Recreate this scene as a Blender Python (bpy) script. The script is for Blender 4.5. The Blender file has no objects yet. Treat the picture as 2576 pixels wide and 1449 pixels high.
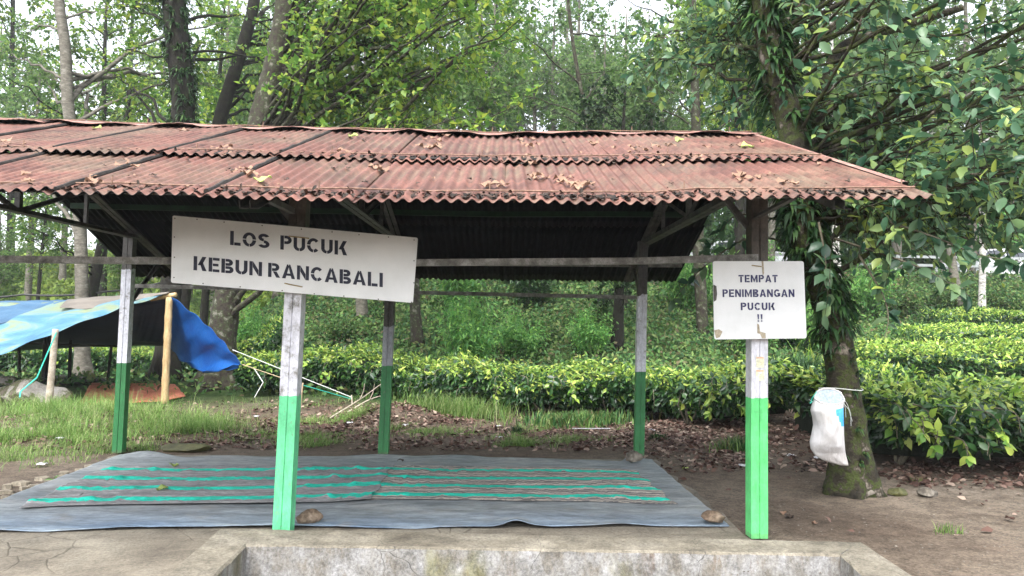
import bpy, math, random
import numpy as np
from math import radians, sin, cos, pi
from mathutils import Vector, Matrix

S = bpy.context.scene
COL = S.collection
RNG = np.random.default_rng(7)
random.seed(7)

# ------------------------------------------------------------------ camera, sky, sun, exposure
F_PX, PITCH, ROLL, YAW, CAM_H = 1844.0, 0.065, 0.0086, 0.0166, 1.40
cp, sp, cy, sy = cos(PITCH), sin(PITCH), cos(YAW), sin(YAW)
CF = Vector((sy*cp, cy*cp, sp)); _r0 = Vector((cy, -sy, 0)); _u0 = _r0.cross(CF)
CR = cos(ROLL)*_r0 + sin(ROLL)*_u0; CU = -sin(ROLL)*_r0 + cos(ROLL)*_u0
CO = Vector((0, 0, CAM_H))
cd = bpy.data.cameras.new('camera'); cam = bpy.data.objects.new('camera', cd); COL.objects.link(cam)
cd.sensor_width = 36; cd.lens = 36*F_PX/2576; cd.clip_start = .05; cd.clip_end = 600
M3 = Matrix((CR, CU, -CF)).transposed()
cam.matrix_world = Matrix.Translation(CO) @ M3.to_4x4()
S.camera = cam

SUN_EL, SUN_AZ = radians(58), radians(200)      # azimuth clockwise from +Y
w = bpy.data.worlds.new('World'); S.world = w; w.use_nodes = True
nt = w.node_tree; nt.nodes.clear()
sky = nt.nodes.new('ShaderNodeTexSky'); sky.sky_type = 'NISHITA'; sky.sun_disc = False
sky.sun_elevation = SUN_EL; sky.sun_rotation = SUN_AZ; sky.dust_density = 4.0; sky.air_density = 1.0
hs = nt.nodes.new('ShaderNodeHueSaturation'); hs.inputs['Saturation'].default_value = .30
hs.inputs['Value'].default_value = 2.3
bg = nt.nodes.new('ShaderNodeBackground'); bg.inputs['Strength'].default_value = .15
wo = nt.nodes.new('ShaderNodeOutputWorld')
nt.links.new(sky.outputs[0], hs.inputs['Color']); nt.links.new(hs.outputs[0], bg.inputs[0]); nt.links.new(bg.outputs[0], wo.inputs[0])
sd = bpy.data.lights.new('sun', 'SUN'); sd.energy = .9; sd.angle = radians(20); sd.color = (1, .97, .93)
so = bpy.data.objects.new('sun', sd); COL.objects.link(so)
sdir = Vector((sin(SUN_AZ)*cos(SUN_EL), cos(SUN_AZ)*cos(SUN_EL), sin(SUN_EL)))
so.rotation_euler = sdir.to_track_quat('Z', 'Y').to_euler()
S.view_settings.view_transform = 'Standard'; S.view_settings.look = 'None'
S.view_settings.exposure = 1.05; S.view_settings.gamma = 1
S.cycles.max_bounces = 8; S.cycles.diffuse_bounces = 4; S.cycles.transparent_max_bounces = 8
S.cycles.caustics_reflective = False; S.cycles.caustics_refractive = False

# ------------------------------------------------------------------ picture <-> world (survey of the photograph)
def ray(u, v):
    d = CF*F_PX + CR*(u-1288) - CU*(v-724.5)
    return d
def at(u, v, Y):                     # the point seen at (u, v) that stands Y metres away
    d = ray(u, v); t = Y/d.y
    return CO + d*t
def on(u, v, z=0.0):                 # the point seen at (u, v) lying at height z
    d = ray(u, v); t = (z-CAM_H)/d.z
    return CO + d*t

ZN = ((215, 'at the far left'), (430, 'left of the long sign'), (700, 'over the long sign, left half'), (950, 'over the long sign, right half'), (1180, 'just right of the long sign'), (1400, 'midway between the signs'), (1600, 'nearer the squarish sign'), (1790, 'just left of the squarish sign'), (2030, 'over the squarish sign'), (2250, 'right of the squarish sign'), (9999, 'near the right edge'))
def zone(u): return next(t for m, t in ZN if u < m)
def upx(x, y): return 1288+(x/y-YAW)*F_PX
# ------------------------------------------------------------------ object helpers
def tag(o, label=None, cat=None, group=None, kind=None):
    if label: o['label'] = label
    if cat: o['category'] = cat
    if group: o['group'] = group
    if kind: o['kind'] = kind
    return o
def empty(name, loc=(0, 0, 0)):
    o = bpy.data.objects.new(name, None); COL.objects.link(o); o.location = loc; o.empty_display_size = .2
    return o
def wpos(o):
    p = Vector((0, 0, 0))
    while o is not None: p = p + o.location; o = o.parent
    return p
class MB:
    def __init__(s): s.v = []; s.f = []; s.m = []; s.n = 0; s.smooth = False
    def add(s, V, Fc, mi=0):
        V = np.asarray(V, float).reshape(-1, 3)
        s.v.append(V); b = s.n
        for f in Fc: s.f.append([i+b for i in f]); s.m.append(mi)
        s.n += len(V); return s
    def box(s, c, d, rot=None, mi=0):
        hx, hy, hz = d[0]/2, d[1]/2, d[2]/2
        V = np.array([[x*hx, y*hy, z*hz] for x in (-1, 1) for y in (-1, 1) for z in (-1, 1)])
        if rot is not None: V = V @ np.array(rot.to_3x3()).T
        return s.add(V+np.array(c), [(0, 1, 3, 2), (4, 6, 7, 5), (0, 4, 5, 1), (2, 3, 7, 6), (0, 2, 6, 4), (1, 5, 7, 3)], mi)
    def prism(s, prof, p0, p1, xdir, mi=0, cap=True):   # 2D profile swept p0 -> p1; xdir = profile x axis hint
        p0, p1 = Vector(p0), Vector(p1); a = (p1-p0).normalized()
        x = Vector(xdir); x = (x-a*x.dot(a)).normalized(); y = a.cross(x)
        V = [p0+x*q[0]+y*q[1] for q in prof]+[p1+x*q[0]+y*q[1] for q in prof]; n = len(prof)
        Fc = [(i, (i+1) % n, n+(i+1) % n, n+i) for i in range(n)]
        if cap: Fc += [tuple(range(n))[::-1], tuple(range(n, 2*n))]
        return s.add([tuple(q) for q in V], Fc, mi)
    def tube(s, pts, rad, sides=8, mi=0, cap=True, wob=0, rg=None):
        P = np.array([tuple(p) for p in pts], float); n = len(P)
        R = np.full(n, rad) if np.isscalar(rad) else np.array(rad, float)
        T = np.gradient(P, axis=0); T /= np.linalg.norm(T, axis=1)[:, None]+1e-9
        ref = np.array([0, 0, 1.]) if abs(T[:, 2]).mean() < .8 else np.array([0, 1., 0])
        X = np.cross(T, ref); X /= np.linalg.norm(X, axis=1)[:, None]+1e-9; Yv = np.cross(T, X)
        a = np.linspace(0, 2*pi, sides, endpoint=False)
        rr = R[:, None]*np.ones(sides)[None]
        if wob: rr = rr*(1+wob*(rg or RNG).standard_normal(rr.shape))
        V = P[:, None, :]+rr[:, :, None]*(np.cos(a)[None, :, None]*X[:, None, :]+np.sin(a)[None, :, None]*Yv[:, None, :])
        Fc = [(i*sides+j, i*sides+(j+1) % sides, (i+1)*sides+(j+1) % sides, (i+1)*sides+j) for i in range(n-1) for j in range(sides)]
        if cap: Fc += [tuple(range(sides))[::-1], tuple((n-1)*sides+j for j in range(sides))]
        return s.add(V.reshape(-1, 3), Fc, mi)
    def grid(s, G, mi=0, th=0, mi2=None, mie=None):      # G (r,c,3); th > 0 makes a closed sheet hanging th below
        r, c = G.shape[:2]
        Fc = [(i*c+j, i*c+j+1, (i+1)*c+j+1, (i+1)*c+j) for i in range(r-1) for j in range(c-1)]
        s.add(G.reshape(-1, 3), Fc, mi)
        if th:
            b0 = s.n-r*c; B = G.copy(); B[..., 2] -= th
            s.add(B.reshape(-1, 3), [f[::-1] for f in Fc], mi if mi2 is None else mi2); b1 = s.n-r*c
            e = mi if mie is None else mie
            rim = [(0, j) for j in range(c)]+[(i, c-1) for i in range(1, r)]+[(r-1, j) for j in range(c-2, -1, -1)]+[(i, 0) for i in range(r-2, 0, -1)]
            ids = [i*c+j for i, j in rim]
            for k in range(len(ids)):
                a, b = ids[k], ids[(k+1) % len(ids)]
                s.f.append([b0+b, b0+a, b1+a, b1+b]); s.m.append(e)
        return s
    def build(s, name, mats, parent=None, smooth=False, origin=None):
        if not isinstance(mats, (list, tuple)): mats = [mats]
        V = np.concatenate(s.v); o0 = np.zeros(3)
        if parent is not None: o0 = np.array(wpos(parent))
        elif origin is not None: o0 = np.array(origin)
        elif len(V): o0 = np.array([(V[:, 0].min()+V[:, 0].max())/2, (V[:, 1].min()+V[:, 1].max())/2, V[:, 2].min()])
        me = bpy.data.meshes.new(name)
        me.from_pydata((V-o0).tolist(), [], s.f)
        for m in mats: me.materials.append(m)
        if len(mats) > 1: me.polygons.foreach_set('material_index', s.m)
        if smooth: me.polygons.foreach_set('use_smooth', [True]*len(s.f))
        me.validate(); me.update()
        o = bpy.data.objects.new(name, me); COL.objects.link(o)
        if parent is not None: o.parent = parent
        else: o.location = o0
        return o
def np_obj(name, V, quads, mats, parent=None, origin=(0, 0, 0), mi=None, tris=False, smooth=False):
    me = bpy.data.meshes.new(name); k = 3 if tris else 4
    o0 = np.array(wpos(parent)) if parent is not None else np.array(origin, float)
    me.vertices.add(len(V)); me.vertices.foreach_set('co', (V-o0).astype(np.float32).ravel())
    me.loops.add(len(quads)*k); me.loops.foreach_set('vertex_index', quads.astype(np.int32).ravel())
    me.polygons.add(len(quads)); me.polygons.foreach_set('loop_start', np.arange(0, len(quads)*k, k, dtype=np.int32))
    me.polygons.foreach_set('loop_total', np.full(len(quads), k, np.int32))
    for m in (mats if isinstance(mats, (list, tuple)) else [mats]): me.materials.append(m)
    if mi is not None: me.polygons.foreach_set('material_index', mi.astype(np.int32))
    if smooth: me.polygons.foreach_set('use_smooth', np.ones(len(quads), bool))
    me.update(calc_edges=True); me.validate()
    o = bpy.data.objects.new(name, me); COL.objects.link(o)
    if parent is not None: o.parent = parent
    else: o.location = o0
    return o
def copy_tree(o, parent=None):
    c = o.copy(); COL.objects.link(c); c.parent = parent
    for ch in o.children: copy_tree(ch, c)
    return c

# ------------------------------------------------------------------ leaves (many at once)
def unit(a): return a/(np.linalg.norm(a, axis=-1, keepdims=True)+1e-9)
T4 = (np.array([[0, 0, 0], [.45, -.5, .06], [1, 0, -.08], [.45, .5, .06]]), np.array([[0, 1, 2, 3]]))
_a = np.array([[0, 0, 0], [.22, -.36, .05], [.22, 0, -.02], [.22, .36, .05], [.58, -.46, .03], [.58, 0, -.05], [.58, .46, .03], [.85, -.2, -.08], [.85, 0, -.12], [.85, .2, -.08], [1.04, 0, -.2]])
T16 = (_a, np.array([[0, 1, 2, 2], [0, 2, 3, 3], [1, 4, 5, 2], [2, 5, 6, 3], [4, 7, 8, 5], [5, 8, 9, 6], [7, 10, 8, 8], [8, 10, 9, 9]]))
_c = np.array([[0, 0, .02], [.3, -.42, .16], [.3, .05, -.02], [.35, .45, .12], [.7, -.38, .02], [.68, .02, .14], [.75, .34, .2], [1, 0, .05]])
TCR = (_c, np.array([[0, 1, 2, 2], [0, 2, 3, 3], [1, 4, 5, 2], [2, 5, 6, 3], [4, 7, 5, 5], [5, 7, 6, 6]]))
_g = np.array([[0, -.5, 0], [0, .5, 0], [.6, .35, .0], [.6, -.35, .0], [1, 0, -.25]])
def leaves(C, D, N, L, Wd, T):
    D = unit(D); Nn = unit(N-(N*D).sum(1, keepdims=True)*D); B = np.cross(Nn, D)
    tv, tf = T; L = np.broadcast_to(L, len(C)); Wd = np.broadcast_to(Wd, len(C))
    V = C[:, None]+tv[None, :, 0:1]*L[:, None, None]*D[:, None]+tv[None, :, 1:2]*Wd[:, None, None]*B[:, None]+tv[None, :, 2:3]*L[:, None, None]*Nn[:, None]
    Q = tf[None]+(np.arange(len(C))*len(tv))[:, None, None]
    return V.reshape(-1, 3), Q.reshape(-1, 4)
def leaf_obj(name, C, D, N, L, Wd, T, mat, parent=None, origin=(0, 0, 0), mi=None):
    V, Q = leaves(C, D, N, L, Wd, T)
    if T is not T4:                                   # degenerate quads -> triangles
        tri = Q[:, 2] == Q[:, 3]
        A = Q[tri][:, :3]; Bq = Q[~tri]
        TT = np.concatenate([A, Bq[:, [0, 1, 2]], Bq[:, [0, 2, 3]]])
        m = None
        if mi is not None:
            lf = TT[:, 0]//len(T[0]); m = mi[lf]
        return np_obj(name, V, TT, mat, parent, origin, m, tris=True, smooth=(T is T16))
    return np_obj(name, V, Q, mat, parent, origin, mi)

# ------------------------------------------------------------------ materials
def srgb(c):
    return tuple(((x/255)/12.92 if x/255 <= .04045 else ((x/255+.055)/1.055)**2.4) for x in c)
def newmat(name):
    m = bpy.data.materials.new(name); m.use_nodes = True; t = m.node_tree
    return m, t, t.nodes['Principled BSDF'], t.nodes['Material Output']
def ramp(t, fac, stops, interp='LINEAR'):
    r = t.nodes.new('ShaderNodeValToRGB'); r.color_ramp.interpolation = interp
    e = r.color_ramp.elements
    while len(e) > 1: e.remove(e[-1])
    e[0].position = stops[0][0]; e[0].color = (*stops[0][1], 1)
    for p, c in stops[1:]:
        q = e.new(p); q.color = (*c, 1)
    t.links.new(fac, r.inputs[0]); return r.outputs[0]
def noise(t, scale, detail=6, rough=.6, vec=None, dist=0):
    n = t.nodes.new('ShaderNodeTexNoise'); n.inputs['Scale'].default_value = scale; n.inputs['Detail'].default_value = detail
    n.inputs['Roughness'].default_value = rough; n.inputs['Distortion'].default_value = dist
    if vec is not None: t.links.new(vec, n.inputs['Vector'])
    return n.outputs['Fac']
def coord(t, kind='Object', scale=None):
    c = t.nodes.new('ShaderNodeTexCoord').outputs[kind]
    if scale:
        mp = t.nodes.new('ShaderNodeMapping'); mp.inputs['Scale'].default_value = scale; t.links.new(c, mp.inputs[0]); c = mp.outputs[0]
    return c
def bump(t, b, h, strength=.3, dist=.01):
    n = t.nodes.new('ShaderNodeBump'); n.inputs['Strength'].default_value = strength; n.inputs['Distance'].default_value = dist
    t.links.new(h, n.inputs['Height']); t.links.new(n.outputs[0], b.inputs['Normal'])
def mixc(t, fac, a, b, mode='MIX'):
    n = t.nodes.new('ShaderNodeMix'); n.data_type = 'RGBA'; n.blend_type = mode
    for inp, v in ((n.inputs[0], fac), (n.inputs[6], a), (n.inputs[7], b)):
        if isinstance(v, (int, float)): inp.default_value = v
        elif isinstance(v, tuple): inp.default_value = (*v, 1)
        else: t.links.new(v, inp)
    return n.outputs[2]
def math_(t, op, a, b=0.0):
    n = t.nodes.new('ShaderNodeMath'); n.operation = op
    for i, v in enumerate((a, b)):
        if isinstance(v, (int, float)): n.inputs[i].default_value = v
        else: t.links.new(v, n.inputs[i])
    return n.outputs[0]
def sep(t, vec):
    n = t.nodes.new('ShaderNodeSeparateXYZ'); t.links.new(vec, n.inputs[0]); return n.outputs
def grain(t, col, vec, sc=60, lo=.62, hi=1.35, mid=9):
    f = math_(t, 'ADD', math_(t, 'MULTIPLY', noise(t, sc, 6, .8, vec), .6), math_(t, 'MULTIPLY', noise(t, mid, 8, .75, vec), .4))
    g = ramp(t, f, [(.41, (lo/2,)*3), (.5, (.5,)*3), (.59, (hi/2,)*3)])
    n = t.nodes.new('ShaderNodeVectorMath'); n.operation = 'MULTIPLY'; t.links.new(col, n.inputs[0]); t.links.new(g, n.inputs[1])
    n2 = t.nodes.new('ShaderNodeVectorMath'); n2.operation = 'SCALE'; n2.inputs['Scale'].default_value = 2; t.links.new(n.outputs[0], n2.inputs[0]); return n2.outputs[0]
def surf(name, stops, scale=5, rough=.8, bstr=.3, bdist=.01, detail=8, stretch=None, spec=.3, metal=0, bscale=None):
    m, t, b, o = newmat(name); c = coord(t, 'Object', stretch)
    f = noise(t, scale, detail, .62, c)
    t.links.new(grain(t, ramp(t, f, stops), c, scale*9, .7, 1.3, scale*2.5), b.inputs['Base Color'])
    b.inputs['Roughness'].default_value = rough; b.inputs['Specular IOR Level'].default_value = spec; b.inputs['Metallic'].default_value = metal
    if bstr: bump(t, b, noise(t, bscale or scale*4, 5, .6, c), bstr, bdist)
    return m
def leafmat(name, cols, rough=.45, trans=.35, spec=.4, clump=1.2, camt=None):
    m, t, b, o = newmat(name)
    g = t.nodes.new('ShaderNodeNewGeometry'); oi = t.nodes.new('ShaderNodeObjectInfo')
    c = ramp(t, g.outputs['Random Per Island'], [(i/(len(cols)-1), k) for i, k in enumerate(cols)])
    nz = noise(t, clump, 2, .5, coord(t, 'Object'))
    hsv = t.nodes.new('ShaderNodeHueSaturation')
    v = math_(t, 'ADD', math_(t, 'MULTIPLY', nz, 1.0), .5)
    v = math_(t, 'MULTIPLY', v, math_(t, 'ADD', math_(t, 'MULTIPLY', oi.outputs['Random'], .3), .85))
    t.links.new(v, hsv.inputs['Value']); t.links.new(c, hsv.inputs['Color'])
    t.links.new(hsv.outputs[0], b.inputs['Base Color'])
    b.inputs['Roughness'].default_value = rough; b.inputs['Specular IOR Level'].default_value = spec
    tr = t.nodes.new('ShaderNodeBsdfTranslucent'); mx = t.nodes.new('ShaderNodeMixShader'); mx.inputs[0].default_value = trans
    t.links.new(mixc(t, .5, hsv.outputs[0], (.35, .5, .05), 'MIX') if False else hsv.outputs[0], tr.inputs[0])
    t.links.new(b.outputs[0], mx.inputs[1]); t.links.new(tr.outputs[0], mx.inputs[2]); t.links.new(mx.outputs[0], o.inputs[0])
    return m

M = {}
# leaves
M['big_leaf'] = leafmat('glossy_big_leaf', [(.025, .080, .045), (.055, .14, .075), (.10, .205, .11), (.16, .275, .145), (.23, .36, .15), (.40, .50, .10)], .34, .45, .5, .6)
M['mid_leaf'] = leafmat('bright_leaf', [(.05, .13, .03), (.09, .20, .035), (.14, .26, .04), (.22, .34, .05), (.38, .44, .07)], .42, .5, .4, .5)
M['far_leaf'] = leafmat('forest_leaf', [(.05, .11, .035), (.09, .18, .05), (.13, .23, .07), (.20, .30, .09)], .5, .5, .3, .35)
M['dark_leaf'] = leafmat('dark_leaf', [(.006, .02, .008), (.012, .035, .012), (.02, .05, .015), (.05, .10, .02)], .5, .25, .3, .6)
M['shrub_leaf'] = leafmat('shrub_leaf', [(.06, .18, .05), (.11, .28, .075), (.17, .37, .10), (.28, .48, .11)], .5, .45, .3, .8)
M['cover_leaf'] = leafmat('cover_leaf', [(.02, .07, .022), (.05, .13, .04), (.09, .19, .05), (.17, .26, .075), (.12, .09, .05)], .6, .3, .25, .5)
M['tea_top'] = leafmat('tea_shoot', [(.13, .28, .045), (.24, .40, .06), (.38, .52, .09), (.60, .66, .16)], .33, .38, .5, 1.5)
M['tea_side'] = leafmat('tea_leaf', [(.008, .035, .012), (.018, .065, .018), (.035, .10, .025), (.08, .17, .035)], .33, .3, .5, 1.0)  # mature leaves, darkened further to put the hedge fronts' shade into the colour
M['field'] = leafmat('field_leaf', [(.10, .18, .03), (.17, .26, .04), (.25, .33, .05)], .6, .3, .3, .3)
M['grass'] = leafmat('grass_blade', [(.07, .16, .03), (.13, .25, .05), (.20, .33, .08), (.38, .42, .19)], .5, .4, .3, 1.5)
M['fern'] = leafmat('fern_blade', [(.008, .026, .010), (.016, .05, .016), (.03, .085, .024), (.07, .14, .035)], .5, .3, .3, 2)
M['litter'] = leafmat('dead_leaf', [(.035, .018, .014), (.08, .042, .032), (.14, .08, .062), (.22, .145, .115), (.36, .28, .22)], .7, .12, .25, 1.5)
M['roofleaf'] = leafmat('curled_dead_leaf', [(.11, .055, .035), (.20, .115, .075), (.30, .19, .13), (.42, .31, .23)], .7, .15, .25, 3)
M['roofdark'] = leafmat('rotten_leaf', [(.02, .015, .012), (.04, .03, .022), (.09, .05, .035)], .7, .0, .3, 3)
M['greenleaf'] = leafmat('fallen_green_leaf', [(.35, .48, .12), (.42, .5, .16)], .5, .2, .3, 3)
# bark
M['bark_lichen'] = surf('lichen_bark', [(.30, (.011, .009, .007)), (.47, (.038, .031, .023)), (.55, (.03, .04, .014)), (.68, (.17, .16, .135))], 9, .9, .8, .03, 10, bscale=22)
M['bark_dark'] = surf('mossy_bark', [(.3, (.004, .004, .003)), (.5, (.013, .011, .008)), (.65, (.016, .022, .008)), (.8, (.06, .052, .04))], 7, .95, .8, .03, 10, bscale=25)
M['bark_pale'] = surf('pale_bark', [(.3, (.06, .055, .043)), (.55, (.14, .13, .105)), (.75, (.26, .25, .22))], 6, .9, .5, .02, 8, (1, 1, 2.5), bscale=20)
M['bark_white'] = surf('white_bark', [(.35, (.12, .11, .1)), (.5, (.42, .41, .38)), (.75, (.6, .59, .56))], 7, .85, .4, .02, 8, (1, 1, 4))
M['bark_big'] = surf('moss_and_lichen_bark', [(.30, (.008, .007, .005)), (.46, (.032, .027, .018)), (.53, (.045, .062, .012)), (.58, (.035, .028, .02)), (.68, (.24, .21, .17))], 7, .92, .9, .03, 10, bscale=26)
M['twig'] = surf('twig', [(.3, (.06, .05, .035)), (.7, (.2, .18, .13))], 10, .9, 0)
# structure and object materials
def mat_roof(dark=0.0):
    m, t, b, o = newmat('faded_red_roof_paint'); c = coord(t, 'Object'); cw = t.nodes.new('ShaderNodeNewGeometry').outputs['Position']
    f = noise(t, 3.2, 8, .65, cw)
    base = ramp(t, f, [(.3, (.055, .026, .020)), (.46, (.108, .046, .034)), (.60, (.158, .068, .050)), (.76, (.19, .10, .075)), (.88, (.2, .145, .11))])
    # pale grime streaks running down the valleys, dark lichen spots
    x = sep(t, c); ph = math_(t, 'COSINE', math_(t, 'MULTIPLY', x['X'], 2*pi/.0762))
    val = math_(t, 'MULTIPLY', math_(t, 'SUBTRACT', 1.0, math_(t, 'ADD', math_(t, 'MULTIPLY', ph, .5), .5)), ramp(t, noise(t, 1.7, 4, .6, cw), [(.42, (0, 0, 0)), (.7, (.6, .6, .6))]))
    base = mixc(t, val, base, (.155, .135, .09))
    sp_ = ramp(t, noise(t, 14, 8, .75, cw), [(.56, (0, 0, 0)), (.68, (.8, .8, .8))]); reg = ramp(t, noise(t, .9, 3, .5, cw), [(.42, (0.05, .05, .05)), (.62, (1, 1, 1))])
    base = mixc(t, math_(t, 'MULTIPLY', sp_, reg), base, (.09, .075, .07)); base = grain(t, base, cw, 40, .6, 1.35, 6)
    t.links.new(base, b.inputs['Base Color']); b.inputs['Roughness'].default_value = .62; b.inputs['Specular IOR Level'].default_value = .35
    bump(t, b, noise(t, 60, 5, .6, cw), .15, .004); return m
M['roof'] = mat_roof()
M['underside'] = surf('dark_sheet_underside', [(.3, (.003, .0035, .005)), (.7, (.012, .0135, .017))], 6, .7, .2, .01, 6, (4, 1, 1), spec=.06)  # one near-black tone for the undersides of sheets and cap
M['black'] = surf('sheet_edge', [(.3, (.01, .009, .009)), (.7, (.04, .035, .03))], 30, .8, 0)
M['cap'] = surf('ridge_cap_paint', [(.3, (.17, .09, .075)), (.55, (.27, .15, .125)), (.75, (.36, .25, .2))], 9, .7, .2, .005)
M['rod'] = surf('rusty_rod', [(.3, (.10, .055, .04)), (.7, (.27, .17, .12))], 25, .8, 0)
M['steel'] = surf('weathered_grey_steel', [(.3, (.07, .066, .06)), (.5, (.19, .185, .17)), (.7, (.36, .355, .34))], 12, .65, .25, .004, 8)
M['steel_dark'] = surf('dark_steel', [(.3, (.03, .03, .03)), (.7, (.13, .125, .12))], 9, .65, .2, .004)
M['purlin_green'] = surf('green_purlin', [(.3, (.003, .014, .006)), (.7, (.008, .035, .013))], 8, .7, 0)
def mat_post(name, green, zsplit, zdirt, white=(.72, .72, .78), dirt=(.045, .036, .028), worn=.5):
    m, t, b, o = newmat(name); c = coord(t, 'Object'); z = sep(t, c)['Z']
    zn = math_(t, 'ADD', z, math_(t, 'MULTIPLY', math_(t, 'SUBTRACT', noise(t, 25, 3, .5, c), .5), .022))
    lo = ramp(t, noise(t, 5, 6, .6, c), [(.3, tuple(x*.82 for x in green)), (.7, tuple(min(1, x*1.12+.01) for x in green))])
    wh = ramp(t, noise(t, 14, 9, .72, c), [(.34, (.2, .19, .17)), (.34+.2*worn, tuple(x*.8 for x in white)), (.64, white)])
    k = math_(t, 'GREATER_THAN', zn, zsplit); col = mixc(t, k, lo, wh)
    dz = ramp(t, math_(t, 'ADD', z, math_(t, 'MULTIPLY', math_(t, 'SUBTRACT', noise(t, 12, 5, .6, c), .5), .25)), [(0, (0, 0, 0))]) if False else None
    zd = math_(t, 'ADD', z, math_(t, 'MULTIPLY', math_(t, 'SUBTRACT', noise(t, 12, 5, .6, c), .5), .10))
    k2 = math_(t, 'GREATER_THAN', zd, zdirt)
    col = mixc(t, k2, col, ramp(t, noise(t, 18, 8, .7, c), [(.35, dirt), (.75, tuple(x*3.2 for x in dirt))]))
    # scuffs and splashed mud
    sc = ramp(t, noise(t, 22, 8, .75, c), [(.62, (0, 0, 0)), (.70, (.7, .7, .7))])
    col = mixc(t, math_(t, 'MULTIPLY', sc, .35*worn), col, (.16, .13, .09))
    mu = math_(t, 'MULTIPLY', math_(t, 'LESS_THAN', math_(t, 'ADD', z, math_(t, 'MULTIPLY', noise(t, 20, 5, .6, c), -.06)), .0), .35)
    col = mixc(t, mu, col, (.13, .10, .07))
    ch = ramp(t, noise(t, 34, 6, .7, c), [(.61, (0, 0, 0)), (.64, (1, 1, 1))]); col = mixc(t, math_(t, 'MULTIPLY', ch, .75*worn), col, (.2, .19, .15)); col = grain(t, col, coord(t, 'Object', (1, 1, .35)), 40, .78, 1.2, 6)
    t.links.new(col, b.inputs['Base Color']); b.inputs['Roughness'].default_value = .5
    bump(t, b, noise(t, 45, 6, .7, c), .35, .003); return m
M['concrete'] = None
def mat_tank():
    m, t, b, o = newmat('stained_tank_concrete'); c = coord(t, 'Object')
    f = noise(t, 2.6, 10, .66, c)
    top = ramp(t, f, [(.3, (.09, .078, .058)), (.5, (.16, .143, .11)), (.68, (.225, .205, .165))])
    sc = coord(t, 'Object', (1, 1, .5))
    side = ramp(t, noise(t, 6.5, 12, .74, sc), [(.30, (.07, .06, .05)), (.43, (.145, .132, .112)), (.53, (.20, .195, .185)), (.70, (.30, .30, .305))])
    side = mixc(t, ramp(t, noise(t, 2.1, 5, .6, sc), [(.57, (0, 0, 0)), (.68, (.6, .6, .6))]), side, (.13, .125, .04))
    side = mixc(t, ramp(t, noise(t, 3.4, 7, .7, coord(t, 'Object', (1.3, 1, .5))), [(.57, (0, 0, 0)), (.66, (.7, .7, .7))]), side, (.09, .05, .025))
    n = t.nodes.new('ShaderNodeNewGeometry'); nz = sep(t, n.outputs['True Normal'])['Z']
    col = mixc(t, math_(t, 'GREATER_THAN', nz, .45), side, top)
    vo = t.nodes.new('ShaderNodeTexVoronoi'); vo.feature = 'DISTANCE_TO_EDGE'; vo.inputs['Scale'].default_value = 1.1
    t.links.new(mixc(t, .12, c, t.nodes.new('ShaderNodeTexNoise').outputs['Color']), vo.inputs['Vector'])
    cr = math_(t, 'MULTIPLY', math_(t, 'LESS_THAN', vo.outputs['Distance'], .0016), math_(t, 'GREATER_THAN', noise(t, 1.1, 3, .5, c), .5))
    col = mixc(t, math_(t, 'MULTIPLY', cr, .7), col, (.05, .045, .04)); col = grain(t, col, c, 55, .55, 1.45, 7)
    t.links.new(col, b.inputs['Base Color']); b.inputs['Roughness'].default_value = .85
    bump(t, b, noise(t, 30, 8, .7, c), .5, .006); return m
M['tank'] = mat_tank()
def mat_slab():
    m, t, b, o = newmat('cracked_slab_concrete'); c = coord(t, 'Object')
    col = ramp(t, noise(t, 1.6, 10, .68, c), [(.3, (.09, .075, .058)), (.48, (.16, .14, .108)), (.65, (.21, .19, .15)), (.8, (.27, .245, .2))])
    wv = t.nodes.new('ShaderNodeTexNoise'); wv.inputs['Scale'].default_value = 3; wv.inputs['Detail'].default_value = 5; t.links.new(c, wv.inputs['Vector'])
    vec = mixc(t, .10, c, wv.outputs['Color'])
    vo = t.nodes.new('ShaderNodeTexVoronoi'); vo.feature = 'DISTANCE_TO_EDGE'; vo.inputs['Scale'].default_value = 3.4; t.links.new(vec, vo.inputs['Vector'])
    cr = ramp(t, vo.outputs['Distance'], [(0, (1, 1, 1)), (.012, (.5, .5, .5)), (.03, (0, 0, 0))])
    msk = ramp(t, noise(t, 1.3, 4, .6, c), [(.40, (.05, .05, .05)), (.6, (.75, .75, .75))])
    k = math_(t, 'MULTIPLY', cr, msk)
    col = mixc(t, k, col, (.06, .05, .035)); col = grain(t, col, c, 50, .6, 1.4, 6)
    x = sep(t, c)
    t.links.new(col, b.inputs['Base Color']); b.inputs['Roughness'].default_value = .85
    h = math_(t, 'SUBTRACT', noise(t, 9, 8, .65, c), k); bump(t, b, h, .6, .012); return m
M['slab'] = mat_slab()
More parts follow.
